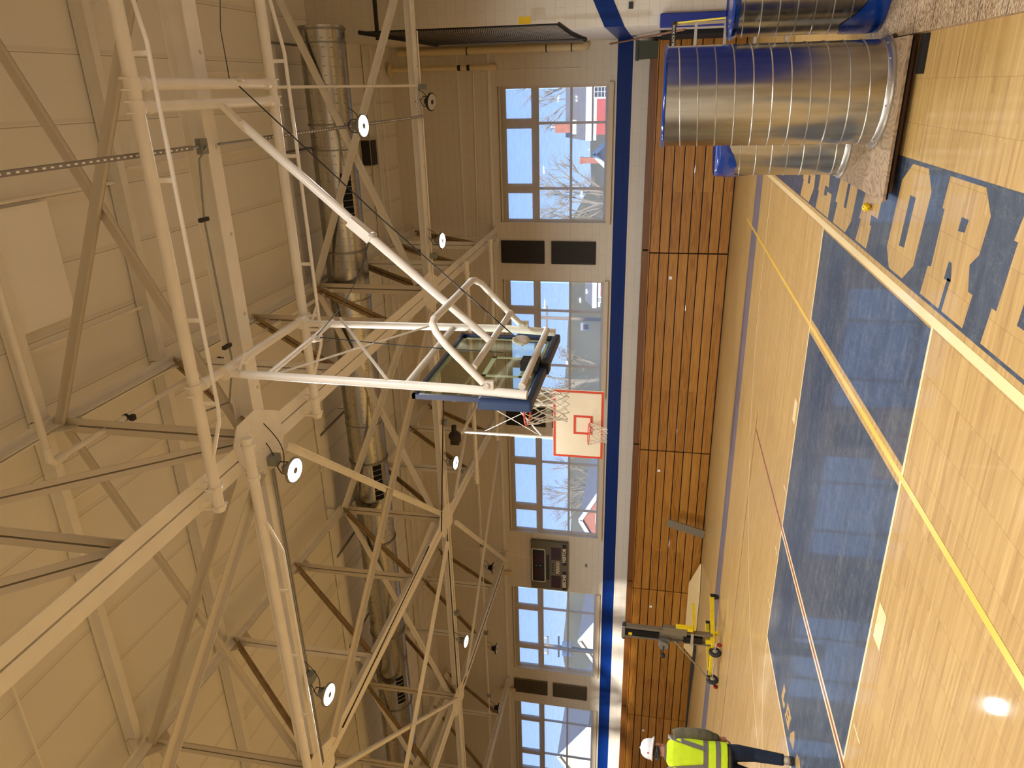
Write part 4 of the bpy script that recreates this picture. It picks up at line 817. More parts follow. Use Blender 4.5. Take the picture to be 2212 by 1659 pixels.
tag(MB().tube([(-14.9, YW - .02, 5.55), (-14.9, YW - .02, 5.9), (-14.8, YW - .02, 6.4), (-14.8, YW - .02, 8.9)], .015, 8).build('wall_conduit', 'pipe_paint', None, True), 'thin conduit rising from the scoreboard', 'conduit')
tag(MB().tube([(.42, YW - .015, 6.3), (.42, YW - .015, 4.0)], .01, 6).build('wall_conduit', 'pipe_paint', None, True), 'thin vertical conduit right of the nearest window', 'conduit')
for i, x_ in enumerate((-15.6, -20.9)):
    k = tag(MB().tube([(x_ - .05, YW - .1, 6.75), (x_, YW - .12, 6.55), (x_ + .02, YW - .12, 6.2)], .07, 14).build('pipe_stub', 'pvc', None, True), ['short cream pipe stub above the scoreboard', 'short cream pipe stub above the far dark panels'][i], 'pipe')
tag(MB().box((-15.1, YW - .02, 3.62), (-14.98, YW - .001, 3.7)).build('wall_outlet', 'box_grey'), 'small grey outlet plate under the scoreboard', 'outlet')
tag(MB().box((-26, YW - .05, 6.42), (XR - .05, YW - .001, 6.50)).build('trim_1', 'steel_paint'), '', ''); o = bpy.data.objects['trim_1']; del o['label']; del o['category']; struct(o)
o = MB().box((-26, YW - .04, 7.3), (XR - .05, YW - .001, 7.34)).build('trim_2', 'steel_paint'); struct(o)

# netted frame hanging at the right
nf = thing('netted_frame', (.95, 15, 3.3), 'tall black tubular frame with netting hung beside the right wall', 'net frame')
A, B_, C_, D_ = V((1.10, 15.4, 8.0)), V((.77, 14.3, 6.05)), V((.76, 14.3, 3.30)), V((1.10, 15.4, 3.92))
MB().tube([A, B_], .045, 10).tube([A, D_], .018, 8).tube([B_, C_], .018, 8).build('frame_tube', 'black', nf, True)
MB().tube([D_, D_.lerp(C_, .2) + V((0, 0, .02)), D_.lerp(C_, .6) + V((0, 0, .06)), D_.lerp(C_, .9) + V((0, 0, .03)), C_], .04, 12).build('curved_end_tube', 'black', nf, True)
n1 = MB()
for q in range(1, 22): t = q / 22; n1.tube([A.lerp(B_, t), D_.lerp(C_, t)], .0032, 4, cap=False)
for q in range(1, 84): t = q / 84; n1.tube([A.lerp(D_, t), B_.lerp(C_, t)], .0032, 4, cap=False)
n1.build('netting', 'screen_mesh', nf)
k = MB()
for z_ in (7.62, 6.9): k.box((.95, 15.36, z_ - .03), (2.4, 15.44, z_ + .03))
k.build('mounting_arm', 'black', nf)
tag_ = MB().box((1.12, 15.33, 4.46), (1.25, 15.335, 4.70)).build('warning_tag', 'tag_yellow', nf); tag_['label'] = 'yellow warning tag'

# ------------------------------------------------------------------ folded bleachers
BY = 19.6; BS = [(.98, -4.18), (-4.20, -10.09), (-10.11, -15.14), (-15.16, -20.58), (-20.60, -26.2)]
BL = ['right section of folded wooden bleachers, behind the upright ducts', 'folded wooden bleacher section under the second window', 'folded wooden bleacher section under the scoreboard with the leaning board', 'folded wooden bleacher section behind the material lift', 'folded wooden bleacher section behind the hard-hatted worker']
for (xa, xb), l_ in zip(BS, BL):
    t = thing('bleacher', ((xa + xb) / 2, BY, 0), l_, 'bleachers', 'folded bleachers along the window wall')
    MB().box((xb, BY + .05, 0), (xa, YW - .02, 2.0)).build('core', 'black', t)
    for k in range(8):
        z0 = .03 + k * .2535
        MB().box((xb + .006, BY, z0), (xa - .006, BY + .05, z0 + .228)).build('face_board', 'bleacher_wood', t, bevel=.006)
    MB().box((xb, BY, 2.05), (xa, BY + .34, 2.075)).build('seat_board', 'bleacher_wood', t)
    MB().box((xb + .01, BY + .34, 2.0), (xa - .01, BY + .38, 2.27)).build('top_board', 'bleacher_dark', t, bevel=.005)
    MB().box((xb + .01, BY + .38, 2.22), (xa - .01, YW - .02, 2.26)).build('top_shelf', 'bleacher_dark', t)
    if xa < 0:
        o = MB().box((xa - .7, BY - .004, 1.42), (xa - .62, BY, 1.50)).build('number_sticker', 'trim_white', t)
lb = tag(MB().prof((-12.28, 19.18, 1.14), (-12.57, 19.12, .02), [(-.02, .02, -.13, .13)], up=(1, 0, 0)).build('leaning_board', 'grille_far', None, bevel=.006), 'short dark weathered board leaning against the bleachers', 'board')
q_ = [(-13.8, 19.35, .02), (-14.6, 19.0, .012), (-17.3, 19.1, .012), (-17.3, 19.54, .30), (-14.7, 19.54, .30)]
wp = tag(MB().add([V(p) for p in q_] + [V(p) + V((0, .01, .02)) for p in q_], [(0, 4, 3, 2, 1), (5, 6, 7, 8, 9)] + [(i, (i + 1) % 5, 5 + (i + 1) % 5, 5 + i) for i in range(5)]).build('loose_plywood', 'line_cream'), 'pale loose plywood sheet leaning at the bleacher foot behind the material lift', 'plywood sheet')
cv = tag(MB().prism([(-16.6, 18.6), (-19.2, 19.2), (-20.7, 19.35), (-18.5, 19.5), (-16.4, 19.45)], .005, .05).build('dark_mat', 'tape_dark'), 'dark grey mat on the floor left of the material lift', 'mat')
# bin, rail, pad at the right end
bn = thing('storage_bin', (.76, 19.75, 2.29), 'dark green plastic bin on top of the bleachers in the corner', 'bin')
k = MB(); k.add([(.58, 19.62, 2.08), (.95, 19.62, 2.08), (.95, 19.93, 2.08), (.58, 19.93, 2.08), (.55, 19.58, 2.60), (.98, 19.58, 2.60), (.98, 19.94, 2.60), (.55, 19.94, 2.60)], [(0, 3, 2, 1), (4, 5, 6, 7), (0, 1, 5, 4), (1, 2, 6, 5), (2, 3, 7, 6), (3, 0, 4, 7)]); k.build('bin_body', 'bin_green', bn)
MB().box((.53, 19.56, 2.54), (1.0, 19.945, 2.62)).build('bin_lid', 'bin_green', bn, bevel=.015)
hr = thing('handrail', (.97, 18, 2.6), 'wooden handrail on black brackets sloping down the right wall', 'handrail')
MB().tube([(.95, 20.25, 3.28), (.96, 19.0, 2.72), (.97, 16.2, 1.55)], .022, 10).build('rail', 'handrail_wood', hr, True)
for p in ((.96, 19.0, 2.70), (.965, 17.5, 2.05)): k = MB().tube([p, (XR + .0, p[1], p[2] - .06)], .01, 6); k.box((XR - .015, p[1] - .03, p[2] - .12), (XR, p[1] + .03, p[2] - .01)); k.build('bracket', 'black', hr)
MB().box((.96, 17.5, .02), (1.04, 19.55, 2.0)).build('bleacher_gap_shade', 'dark_opening'); tag(bpy.data.objects['bleacher_gap_shade'], 'black panel painted as the shaded gap at the right end of the bleachers', 'panel')  # black box stands in for the shade of the bleacher end gap
wpd = tag(MB().box((.99, YJ - .16, .3), (1.24, YJ - .006, 2.02)).build('wall_pad', 'blue_pad', None, bevel=.02), 'royal blue wall pad behind the stepladder', 'wall pad')
for k in range(9):
    y_ = -1.0 + k * 1.55
    tag(MB().box((XE - .08, y_, .1), (XE - .002, y_ + 1.5, 2.15)).build('wall_pad', 'blue_pad', None, bevel=.02), 'royal blue wall pad on the end wall, mirrored in the upright ducts', 'wall pad', 'blue pads along the end wall')
tag(MB().box((1.35, YJ - .03, 2.55), (1.47, YJ - .001, 2.63)).build('thermostat', 'tape_dark'), 'small dark plate on the wall above the blue pad', 'outlet')

# ------------------------------------------------------------------ upright ducts on plywood
def spiral_duct(cx_, cy_, r_, z0, z1, label, pitch=.145, ph=0.):
    t = thing('upright_duct', (cx_, cy_, z0), label, 'duct')
    MB().lathe((cx_, cy_, z0), (0, 0, 1), [(r_ - .004, .01), (r_, 0), (r_, z1 - z0), (r_ - .004, z1 - z0)], 72, cap=False).build('duct_shell', 'galv_up', t, True)
    MB().lathe((cx_, cy_, z0), (0, 0, 1), [(r_ - .012, .01), (r_ - .012, z1 - z0)], 48, cap=False).build('duct_lining', 'galv_dull', t, True)
    pts_ = []; n = int((z1 - z0 - .12) / pitch * 40)
    for k in range(n): a = ph + 2 * math.pi * k / 40; pts_.append((cx_ + math.cos(a) * r_, cy_ + math.sin(a) * r_, z0 + .07 + pitch * k / 40))
    MB().tube(pts_, .0062, 6).build('spiral_seam', 'seam', t, True)
    return t
def flange(t, cx_, cy_, r_, z): 
    MB().lathe((cx_, cy_, z), (0, 0, 1), [(r_, .0), (r_ + .03, .0), (r_ + .032, .012), (r_ + .008, .02), (r_ + .004, .05), (r_, .055)], 72, cap=False).build('end_flange', 'seam', t, True)
    k = MB()
    for q in range(14): a = 2 * math.pi * q / 14; k.ell((cx_ + math.cos(a) * (r_ + .006), cy_ + math.sin(a) * (r_ + .006), z + .04), .008, .008, .008, 6, 4)
    k.build('screws', 'seam', t)
def wrap(t, cx_, cy_, r_, z, h, label, seed=1, a0=0., a1=6.2832, ztop=None):
    rn = random.Random(seed); m_ = MB(); n = 72; ring = []
    for k in range(n + 1):
        a = a0 + (a1 - a0) * k / n; jz = rn.uniform(-.02, .02)
        hh = (h(a) if callable(h) else h) * (1 + jz * 2)
        ring.append([V((cx_ + math.cos(a) * rr, cy_ + math.sin(a) * rr, zz)) for rr, zz in ((r_ + .006, z - hh), (r_ + .012 + rn.uniform(0, .01), z - hh * .6), (r_ + .010 + rn.uniform(0, .012), z - hh * .25), (r_ + .014, z - .004), (r_ + .004, z + .008))])
    vs = [p for q in ring for p in q]; fs = [[i * 5 + k, (i + 1) * 5 + k, (i + 1) * 5 + k + 1, i * 5 + k + 1] for i in range(n) for k in range(4)]
    m_.add(vs, fs); o = m_.build('plastic_wrap', 'blue_wrap', t, True); o['label'] = label; return o
PZ = .105
d1 = spiral_duct(-.115, 6.93, .405, PZ, 1.845, 'tall upright galvanized spiral duct section in front, on the plywood', ph=.4)
flange(d1, -.115, 6.93, .405, PZ)
wt = wrap(d1, -.115, 6.93, .405, 1.855, .02, 'thin blue film over the duct mouth', 2)
MB().lathe((-.115, 6.93, 1.855), (0, 0, 1), [(.02, .0), (.41, .0), (.42, -.008)], 64, cap=True).build('top_film', 'blue_wrap', d1, True)
d3 = spiral_duct(-.50, 7.98, .385, PZ, 1.30, 'shorter upright spiral duct behind, topped with torn blue film', ph=2.)
flange(d3, -.50, 7.98, .385, PZ)
wrap(d3, -.50, 7.98, .385, 1.31, lambda a: .24 + .12 * math.sin(a * 2 + 2.4) + .05 * math.sin(a * 5), 'torn blue film wrapped over the duct top', 5)
MB().lathe((-.50, 7.98, 1.31), (0, 0, 1), [(.02, .0), (.39, .0), (.40, -.008)], 48).build('top_film', 'blue_wrap', d3, True)
D2X, D2Y, D2R = .80, 7.55, .43
d2 = spiral_duct(D2X, D2Y, D2R, .06, 1.30, 'wide upright spiral duct at the right edge with blue film at its foot', ph=1.)
wrap(d2, D2X, D2Y, D2R, .40, lambda a: .33, 'blue film around the duct foot', 8, math.radians(120), math.radians(255))
for k_ in (0,):
    m_ = MB(); n = 40; vs = []
    for k in range(n + 1):
        a = math.radians(150 + 120 * k / n); top = .06 + .34 * max(0, math.cos((a - math.radians(196)) * 1.3)) + .02 * math.sin(a * 9)
        for q in range(4): vs.append((D2X + math.cos(a) * (D2R + .008), D2Y + math.sin(a) * (D2R + .008), .062 + (top - .06) * q / 3))
bpy.data.objects.remove([o for o in d2.children if o.name.startswith('plastic_wrap')][0])
m_.add(vs, [[i * 4 + k, (i + 1) * 4 + k, (i + 1) * 4 + k + 1, i * 4 + k + 1] for i in range(n) for k in range(3)]); o = m_.build('plastic_wrap', 'blue_wrap', d2, True); o['label'] = 'blue film around the duct foot'
wrap(d2, D2X, D2Y, D2R, 1.31, .06, 'blue film folded over the duct top edge', 9)
MB().lathe((D2X, D2Y, 1.305), (0, 0, 1), [(.02, .0), (D2R + .02, .0), (D2R + .03, -.01)], 64).build('top_film', 'blue_wrap', d2, True)
pw = thing('plywood_sheet', (-.3, 7.4, 0), 'weathered plywood sheet on blocks carrying the front ducts', 'plywood sheet')
k = MB().prism([(-.915, 6.34), (.285, 6.34), (.285, 8.78), (-.915, 8.78)], .083, .104).build('sheet', 'plywood', pw)
sk = MB().prism([(-.90, 6.36), (.28, 6.36), (.28, 8.7), (-.90, 8.7)], .064, .083).build('under_shade', 'dark_opening', pw)  # near-black slab painted as the shade in the gap below the plywood
for y_ in (6.5, 7.5, 8.5): MB().box((-.86, y_, .002), (.24, y_ + .09, .064)).build('block', 'handrail_wood', pw)
ob = tag(MB().box((.30, 2.6, .002), (3.4, 7.9, .06)).build('strand_board', 'osb', None), 'flecked strand board sheet with dark guide lines at the lower right corner', 'strand board')
tag(MB().box((.02, 6.22, .002), (.29, 6.33, .03)).build('rubber_mat', 'black'), 'small black ribbed mat scrap at the plywood corner', 'mat')
pb = thing('pickleball', (-1.02, 6.98, .037), 'small yellow perforated plastic ball on the blue apron by the plywood corner', 'ball')
px_, py_, pz_ = -1.06, 7.03, .040
MB().ell((px_, py_, pz_), .037, .037, .037, 24, 16).build('ball_shell', 'ball_yellow', pb, True)
hl = MB()
for i in range(26):
    z_ = 1 - 2 * (i + .5) / 26; rr = math.sqrt(1 - z_ * z_); a = i * 2.39996; n_ = V((rr * math.cos(a), rr * math.sin(a), z_)); hl.lathe(V((px_, py_, pz_)) + n_ * .0366, n_, [(.0045, 0), (.0045, .0008)], 8)
hl.build('ball_holes', 'dark_opening', pb)

# stepladder
ld_ = thing('stepladder', (.75, 13.1, 0), 'fibreglass stepladder with black top cap behind the ducts', 'stepladder')
def LP(z, s_): t = z / 1.78; return (.52 - .0 * t, 13.0)
zt_ = 1.76
for x_, dx in ((.44, -.06), (.875, .07)):
    k = MB().prof((x_ + dx * 0, 13.05, zt_), (x_ + dx * 1.0, 12.55, .03), [(-.035, .035, -.012, .012)], up=(1, 0, 0)); k.build('side_rail', 'ladder_yellow', ld_)
for z_ in (.10, .54, .98, 1.42):
    t = z_ / zt_; w0 = .44 - .06 * (1 - t); w1 = .875 + .07 * (1 - t); y_ = 13.05 - .5 * (1 - t); k = MB().box((w0, y_ - .04, z_ - .012), (w1, y_ + .04, z_ + .03)); k.build('step', 'alu', ld_)
MB().prof((.46, 13.10, zt_), (.40, 13.75, .03), [(-.022, .022, -.012, .012)]).build('rear_leg', 'alu', ld_)
MB().prof((.86, 13.10, zt_), (.93, 13.7, .03), [(-.022, .022, -.012, .012)]).build('rear_leg', 'alu', ld_)
MB().box((.38, 12.97, 1.73), (.90, 13.15, 1.80)).build('top_cap', 'black', ld_, bevel=.01)
text_mesh('BLACK RIVER', .052, 'score_text', ld_, 'cap_text', (.70, 12.967, 1.765), depth=.001)

# ------------------------------------------------------------------ worker with hard hat and vest, seen from behind
PC = V((-7.37, 6.52, 0)); FW = V((-.74, .67, 0)).normalized(); RT = V((FW.y, -FW.x, 0))
def PP(x, y, z): return PC + RT * x + FW * y + V((0, 0, z))
pn = thing('person', PC, 'person in white hard hat, yellow-green vest, olive jacket and dark jeans, back turned', 'person')
def rings(mb, secs, n=20):
    o = len(mb.v)
    for (c_, rx, ry) in secs:
        for k in range(n): a = 2 * math.pi * k / n; ca, sa = math.cos(a), math.sin(a); e = .85; mb.v.append(PP(c_[0] + rx * math.copysign(abs(ca) ** e, ca), c_[1] + ry * math.copysign(abs(sa) ** e, sa), c_[2]))
    for i in range(len(secs) - 1):
        for k in range(n): mb.f.append([o + i * n + k, o + i * n + (k + 1) % n, o + (i + 1) * n + (k + 1) % n, o + (i + 1) * n + k]); mb.mi.append(0)
    mb.f.append([o + k for k in range(n)][::-1]); mb.f.append([o + (len(secs) - 1) * n + k for k in range(n)]); mb.mi += [0, 0]
    return mb
def limb(mb, pts_, rad, n=14): return mb.tube([PP(*p) for p in pts_], rad, n)
def fuse(o, vox=.009, sm=6):
    r_ = o.modifiers.new('fuse', 'REMESH'); r_.mode = 'VOXEL'; r_.voxel_size = vox; r_.use_smooth_shade = True
    s_ = o.modifiers.new('soften', 'SMOOTH'); s_.iterations = sm; s_.factor = .5; return o
TOR = [((0, 0, .70), .155, .12), ((0, 0, .82), .165, .125), ((0, 0, .95), .16, .115), ((0, 0, 1.1), .175, .12), ((0, .0, 1.25), .19, .12), ((0, -.005, 1.35), .175, .105), ((0, -.005, 1.41), .10, .08)]
ARM_R = [(.185, 0, 1.345), (.225, -.01, 1.25), (.245, -.03, 1.08), (.235, .01, .93), (.225, .05, .83)]
ARM_L = [(-.185, 0, 1.345), (-.235, -.01, 1.25), (-.27, -.03, 1.08), (-.25, .06, .95), (-.2, .14, .88)]
LEG_R = [(.085, 0, .74), (.10, .015, .60), (.105, .03, .42), (.10, .0, .25), (.095, -.03, .10)]
LEG_L = [(-.085, 0, .74), (-.11, .03, .60), (-.13, .05, .42), (-.15, .03, .25), (-.16, .0, .10)]
hd = MB()
rings(hd, [(s_[0], s_[1] * .9, s_[2] * .9) for s_ in TOR])
HC = (0.012, .03, 1.545)
Rh = Matrix.Rotation(math.radians(-38), 3, 'Z')      # head turned to the worker's right
Bm = Matrix((tuple(RT), tuple(FW), (0, 0, 1))).transposed()
def HH(x, y, z): q = Rh @ V((x, y, z)); return PP(HC[0] + q.x, HC[1] + q.y, HC[2] + q.z)
hd.ell(HH(0, 0, .02), .076, .094, .105, 20, 14, R=Bm @ Rh); hd.ell(HH(0, .03, -.05), .055, .06, .065, 16, 10, R=Bm @ Rh)
hd.ell(HH(0, .098, -.01), .012, .02, .024, 10, 8, R=Bm @ Rh)   # nose
hd.ell(HH(0, .088, -.055), .026, .012, .008, 10, 6, R=Bm @ Rh)  # mouth
for s_ in (-1, 1): hd.ell(HH(s_ * .078, -.005, -.01), .009, .02, .032, 10, 8, R=Bm @ Rh); hd.ell(HH(s_ * .03, .085, .02), .014, .010, .010, 8, 6, R=Bm @ Rh)
hd.tube([PP(0, -.01, 1.36), PP(.005, .01, 1.5)], [.062, .055], 16)
for A_, s_ in ((ARM_R, 1), (ARM_L, -1)): limb(hd, A_, [.05, .048, .04, .033, .026])
for L2 in (LEG_R, LEG_L): limb(hd, L2, [.085, .08, .058, .048, .038]); hd.ell(PP(L2[-1][0], L2[-1][1] + .05, .05), .04, .11, .04, 12, 8, R=Bm)
def hand(mb, w, dirn, s_):     # palm, four curled fingers of unequal length, thumb from the side
    w = V(w); dn = V(dirn).normalized(); sd_ = V((0, 1, 0)); nrm = dn.cross(sd_).normalized() * s_
    def Q(a, b_, c_): return PP(*(w + dn * a + sd_ * b_ + nrm * c_))
    mb.tube([Q(-.01, 0, 0), Q(.03, 0, 0), Q(.075, .004, 0)], [.024, .034, .036], 14, sx=1.0)
    for i, (off, ln) in enumerate(((.028, .068), (.010, .076), (-.009, .070), (-.027, .055))):
        mb.tube([Q(.072, off, 0), Q(.072 + ln * .42, off * 1.05, -.006), Q(.072 + ln * .72, off * 1.05, -.022), Q(.072 + ln * .85, off, -.042)], [.0098, .009, .0085, .0075], 10)
    mb.tube([Q(.02, .026, -.005), Q(.045, .046, -.012), Q(.075, .050, -.022), Q(.095, .044, -.03)], [.013, .011, .0095, .008], 10)
hand(hd, (.222, .06, .815), (-.02, .16, -1), 1); hand(hd, (-.19, .16, .865), (.15, .5, -.7), -1)
fuse(hd.build('body', 'skin', pn, True), .0055, 4)
jk = MB(); rings(jk, [(c_, a * 1.06 + .004, b_ * 1.1) for c_, a, b_ in TOR] + [((0, .0, 1.455), .072, .066)])
rn = random.Random(4)
for A_ in (ARM_R, ARM_L):
    P_ = [V(p) for p in A_]; fine = []; rr = []
    for i in range(len(P_) - 1):
        for q in range(4): t = q / 4; fine.append(tuple(P_[i].lerp(P_[i + 1], t))); base = [.078, .076, .07, .062, .05]; rr.append(base[i] * (1 - t) + base[i + 1] * t + (rn.uniform(-.007, .007) if i > 0 else 0))
    fine.append(tuple(P_[-1])); rr.append(.044); limb(jk, fine, rr, 16)
fuse(jk.build('jacket', 'jacket', pn, True), .009, 5)
je = MB(); rings(je, [((0, 0, .84), .165, .125), ((0, 0, .76), .172, .13), ((0, 0, .68), .165, .125)])
for L2, rr in ((LEG_R, [.098, .094, .076, .07, .064]), (LEG_L, [.098, .094, .076, .07, .064])): limb(je, [(p[0], p[1], p[2]) for p in L2] , rr, 16)
fuse(je.build('jeans', 'jeans', pn, True), .010, 4)
VS = [((0, 0, .735), .198, .155), ((0, 0, .85), .196, .152), ((0, 0, 1.0), .194, .148), ((0, 0, 1.15), .198, .148), ((0, 0, 1.28), .196, .142), ((0, -.005, 1.36), .176, .125), ((0, -.005, 1.415), .125, .098), ((0, -.003, 1.43), .09, .08)]
ve = MB(); rings(ve, VS, 32); fuse(ve.build('safety_vest', 'hivis', pn, True), .010, 3)
def vest_at(z):
    for (c0, a0, b0), (c1, a1, b1) in zip(VS[:-1], VS[1:]):
        if c0[2] <= z <= c1[2]: t = (z - c0[2]) / (c1[2] - c0[2]); return a0 + (a1 - a0) * t, b0 + (b1 - b0) * t
    return VS[-1][1:]
st = MB()
for z_ in (.845, .985):
    a, b_ = vest_at(z_); rings(st, [((0, 0, z_ - .028), a + .003, b_ + .003), ((0, 0, z_ + .028), a + .003, b_ + .003)], 40)
st.build('reflective_band', 'reflective', pn, True)
for s_ in (-1, 1):
    st = MB(); vs = []
    for q in range(9):
        z_ = 1.0 + q * .052; a, b_ = vest_at(min(z_, 1.4)); x_ = s_ * (.095 + .01 * q)
        for dx in (-.025, .025):
            xx_ = x_ + dx; yy_ = -(b_ + .006) * max(0.05, 1 - min(.98, abs(xx_) / a) ** 2.35) ** .425; vs.append(PP(xx_, yy_ - .004, z_))
    st.add(vs, [[2 * i, 2 * i + 1, 2 * i + 3, 2 * i + 2] for i in range(8)]); st.build('reflective_brace', 'reflective', pn)
ht = MB(); HB = Bm @ Rh
hs = []
for (rr, h) in ((.138, .0), (.142, .012), (.128, .02), (.128, .05), (.118, .09), (.095, .125), (.06, .145), (.02, .153), (.001, .154)): hs.append((rr, h))
n = 32; o_ = len(ht.v)
for (rr, h) in hs:
    for k in range(n):
        a = 2 * math.pi * k / n; x_ = math.cos(a) * rr * .86; y_ = math.sin(a) * rr; 
        if h < .015 and math.sin(a) > .3: y_ += .045 * (math.sin(a) - .3)
        ht.v.append(HH(x_, y_ + .002, h + .035 + (.012 * -math.sin(a) if h < .02 else 0)))
for i in range(len(hs) - 1):
    for k in range(n): ht.f.append([o_ + i * n + k, o_ + i * n + (k + 1) % n, o_ + (i + 1) * n + (k + 1) % n, o_ + (i + 1) * n + k]); ht.mi.append(0)
ht.build('hard_hat', 'hat', pn, True)
MB().tube([HH(0, .125, .07), HH(0, .09, .145), HH(0, .0, .188), HH(0, -.09, .155), HH(0, -.122, .07)], .010, 8).build('hat_ridge', 'hat', pn, True)
MB().ell(HH(.03, -.113, .095), .013, .007, .016, 12, 8, R=HB).build('hat_sticker', 'sticker', pn, True)
MB().ell(HH(0, -.022, .005), .077, .085, .062, 20, 12, R=HB).build('hair', 'hair', pn, True)
MB().tube([HH(-.072, -.04, -.0), HH(-.05, -.1, -.012), HH(0, -.112, -.02), HH(.05, -.1, -.012), HH(.072, -.04, .0)], .017, 8).build('hat_strap', 'black', pn, True)
MB().tube([HH(.082, -.01, .015), HH(.078, .07, .018), HH(.055, .102, .018), HH(-.055, .102, .018), HH(-.078, .07, .018), HH(-.082, -.01, .015)], .0035, 6).build('glasses', 'glasses', pn, True)
for L2 in (LEG_R, LEG_L):
    x_, y_ = L2[-1][0], L2[-1][1]; s_ = MB()
    s_.ell(PP(x_, y_ + .05, .062), .050, .135, .058, 18, 10, R=Bm); s_.tube([PP(x_, y_, .05), PP(x_, y_ - .01, .12)], [.05, .046], 14)
    so = fuse(s_.build('shoe', 'shoe', pn, True), .008, 3)
    e_ = MB(); pl2 = [(x_ + .052 * math.copysign(abs(math.cos(a)) ** .7, math.cos(a)), y_ + .05 + .14 * math.sin(a)) for a in [2 * math.pi * k / 24 for k in range(24)]]
    e_.add([PP(a, b_, .001) for a, b_ in pl2] + [PP(a, b_, .026) for a, b_ in pl2], [list(range(24))[::-1], list(range(24, 48))] + [[i, (i + 1) % 24, 24 + (i + 1) % 24, 24 + i] for i in range(24)])
    e_.build('sole', 'sole', so)

# ------------------------------------------------------------------ material lift
lf = thing('material_lift', (-11.7, 13.4, 0), 'yellow and aluminium hand-cranked material lift with two rubber wheels', 'material lift')
mx, my = -11.62, 13.42
k = MB()
for (xa, xb, z0, z1) in ((mx - .12, mx - .07, .18, 2.16), (mx + .13, mx + .18, .18, 2.16), (mx - .07, mx + .13, .18, 2.12)):
    k.box((xa, my - .03 if xb - xa < .1 else my + .02, z0), (xb, my + .10, z1))
for z in (0,): 
    for q in (-.095, .155): k.box((mx + q - .008, my - .04, .2), (mx + q + .008, my - .03, 2.14))
k.build('mast', 'lift_alu', lf, bevel=.004)
k = MB().box((mx - .068, my - .02, 1.36), (mx + .10, my + .03, 2.12)).build('cover_plate', 'black_gloss', lf)
MB().box((mx - .068, my - .05, .40), (mx + .10, my + .0, .82)).build('lower_cover', 'black_gloss', lf)
MB().box((mx - .05, my - .024, 1.96), (mx + .02, my - .02, 2.04)).build('warning_sticker', 'lift_yellow', lf)
k = MB().box((mx - .13, my - .05, 2.12), (mx + .19, my + .11, 2.2)).build('mast_cap', 'galv_dull', lf, bevel=.01)
for q in (-.15, .20): MB().lathe((mx + q, my + .02, 2.15), (0, 1, 0), [(.035, -.05), (.035, .05)], 14).build('cap_roller', 'rubber', lf)
k = MB().box((mx + .12, my - .07, .75), (mx + .30, my + .05, 1.28)).build('carriage', 'lift_alu', lf, bevel=.004)
MB().box((mx + .24, my - .05, .62), (mx + .32, my + .08, 1.0)).build('carriage_bracket', 'lift_yellow', lf, bevel=.004)
MB().prof((mx + .28, my, .60), (mx + .18, my + 1.0, .58), [(-.03, .03, -.03, .03)]).build('fork', 'lift_yellow', lf)
k = MB().lathe((mx - .13, my - .10, 1.25), (0, 1, 0), [(.04, -.08), (.11, -.08), (.11, -.04), (.06, -.03), (.06, .05), (.11, .06), (.11, .09), (.03, .09)], 24); k.box((mx - .12, my - .12, 1.12), (mx - .02, my + .02, 1.36)); k.build('winch', 'galv_dull', lf, True)
k = MB().tube([(mx - .13, my - .2, 1.25), (mx - .30, my - .2, 1.25)], .018, 8); k.lathe((mx - .38, my - .2, 1.25), (0, 0, 1), [(.045, -.05), (.055, -.02), (.055, .02), (.045, .05)], 14); k.build('crank', 'black', lf, True)
MB().box((mx - .14, my - .06, .60), (mx + .20, my - .03, .66)).build('cross_strap', 'alu', lf)
MB().tube([(mx - .05, my - .06, 1.0), (-12.42, 13.12, .22)], .018, 8).build('stay_tube', 'lift_alu', lf, True)
k = MB().box((-12.5, 13.24, .15), (-11.5, 13.32, .215)); k.box((mx - .05, my - .05, .2), (mx + .07, my + .07, .33)); k.build('base_frame', 'lift_yellow', lf, bevel=.006)
def leg(p0, p1, lab=None):
    o = MB().prof(p0, p1, [(-.035, .035, -.05, .05)]).build('straddle_leg', 'lift_yellow', lf, bevel=.006)
    e = V(p1); w_ = MB().lathe((e.x, e.y, .06), (1, 0, 0), [(.02, -.03), (.06, -.025), (.06, .025), (.02, .03)], 16).build('caster', 'caster_red' if lab else 'rubber', o, True)
    MB().box((e.x - .04, e.y - .05, .08), (e.x + .04, e.y + .05, .20)).build('caster_fork', 'black', o); return o
L1 = leg((-11.52, 13.3, .19), (-11.22, 14.5, .16)); L2_ = leg((-12.3, 13.3, .19), (-12.35, 14.9, .16))
an = math.atan2(1.2, .3)
tm = text_mesh('SUMNER', .075, 'black', L1, 'leg_text', (-11.315, 13.98, .175), rot=(math.pi / 2, 0, an), depth=.001, bold=.002)
MB().prof((-11.49, 13.42, .245), (-11.4, 13.78, .24), [(-.035, .035, -.005, .005)]).build('bolt_plate', 'black', lf)
MB().box((-11.52, 13.5, .05), (-11.44, 13.58, .27)).build('leg_socket', 'lift_yellow', lf, bevel=.006)
MB().tube([(-12.62, 13.16, .135), (-11.42, 13.16, .135)], .014, 10).build('axle', 'alu', lf, True)
for x_ in (-11.68, -12.46):
    w_ = MB().lathe((x_, 13.16, .135), (1, 0, 0), [(.085, -.03), (.125, -.035), (.135, -.02), (.135, .02), (.125, .035), (.085, .03)], 32).build('wheel', 'rubber', lf, True)
    MB().lathe((x_, 13.16, .135), (1, 0, 0), [(.02, -.04), (.085, -.022), (.085, .022), (.02, .04)], 24).build('hub', 'alu', w_, True)
for p in ((-11.52, 13.22), (-12.62, 13.12)): MB().lathe((p[0], p[1], .05), (1, 0, 0), [(.015, -.02), (.05, -.018), (.05, .018), (.015, .02)], 16).build('small_caster', 'caster_red', lf, True)

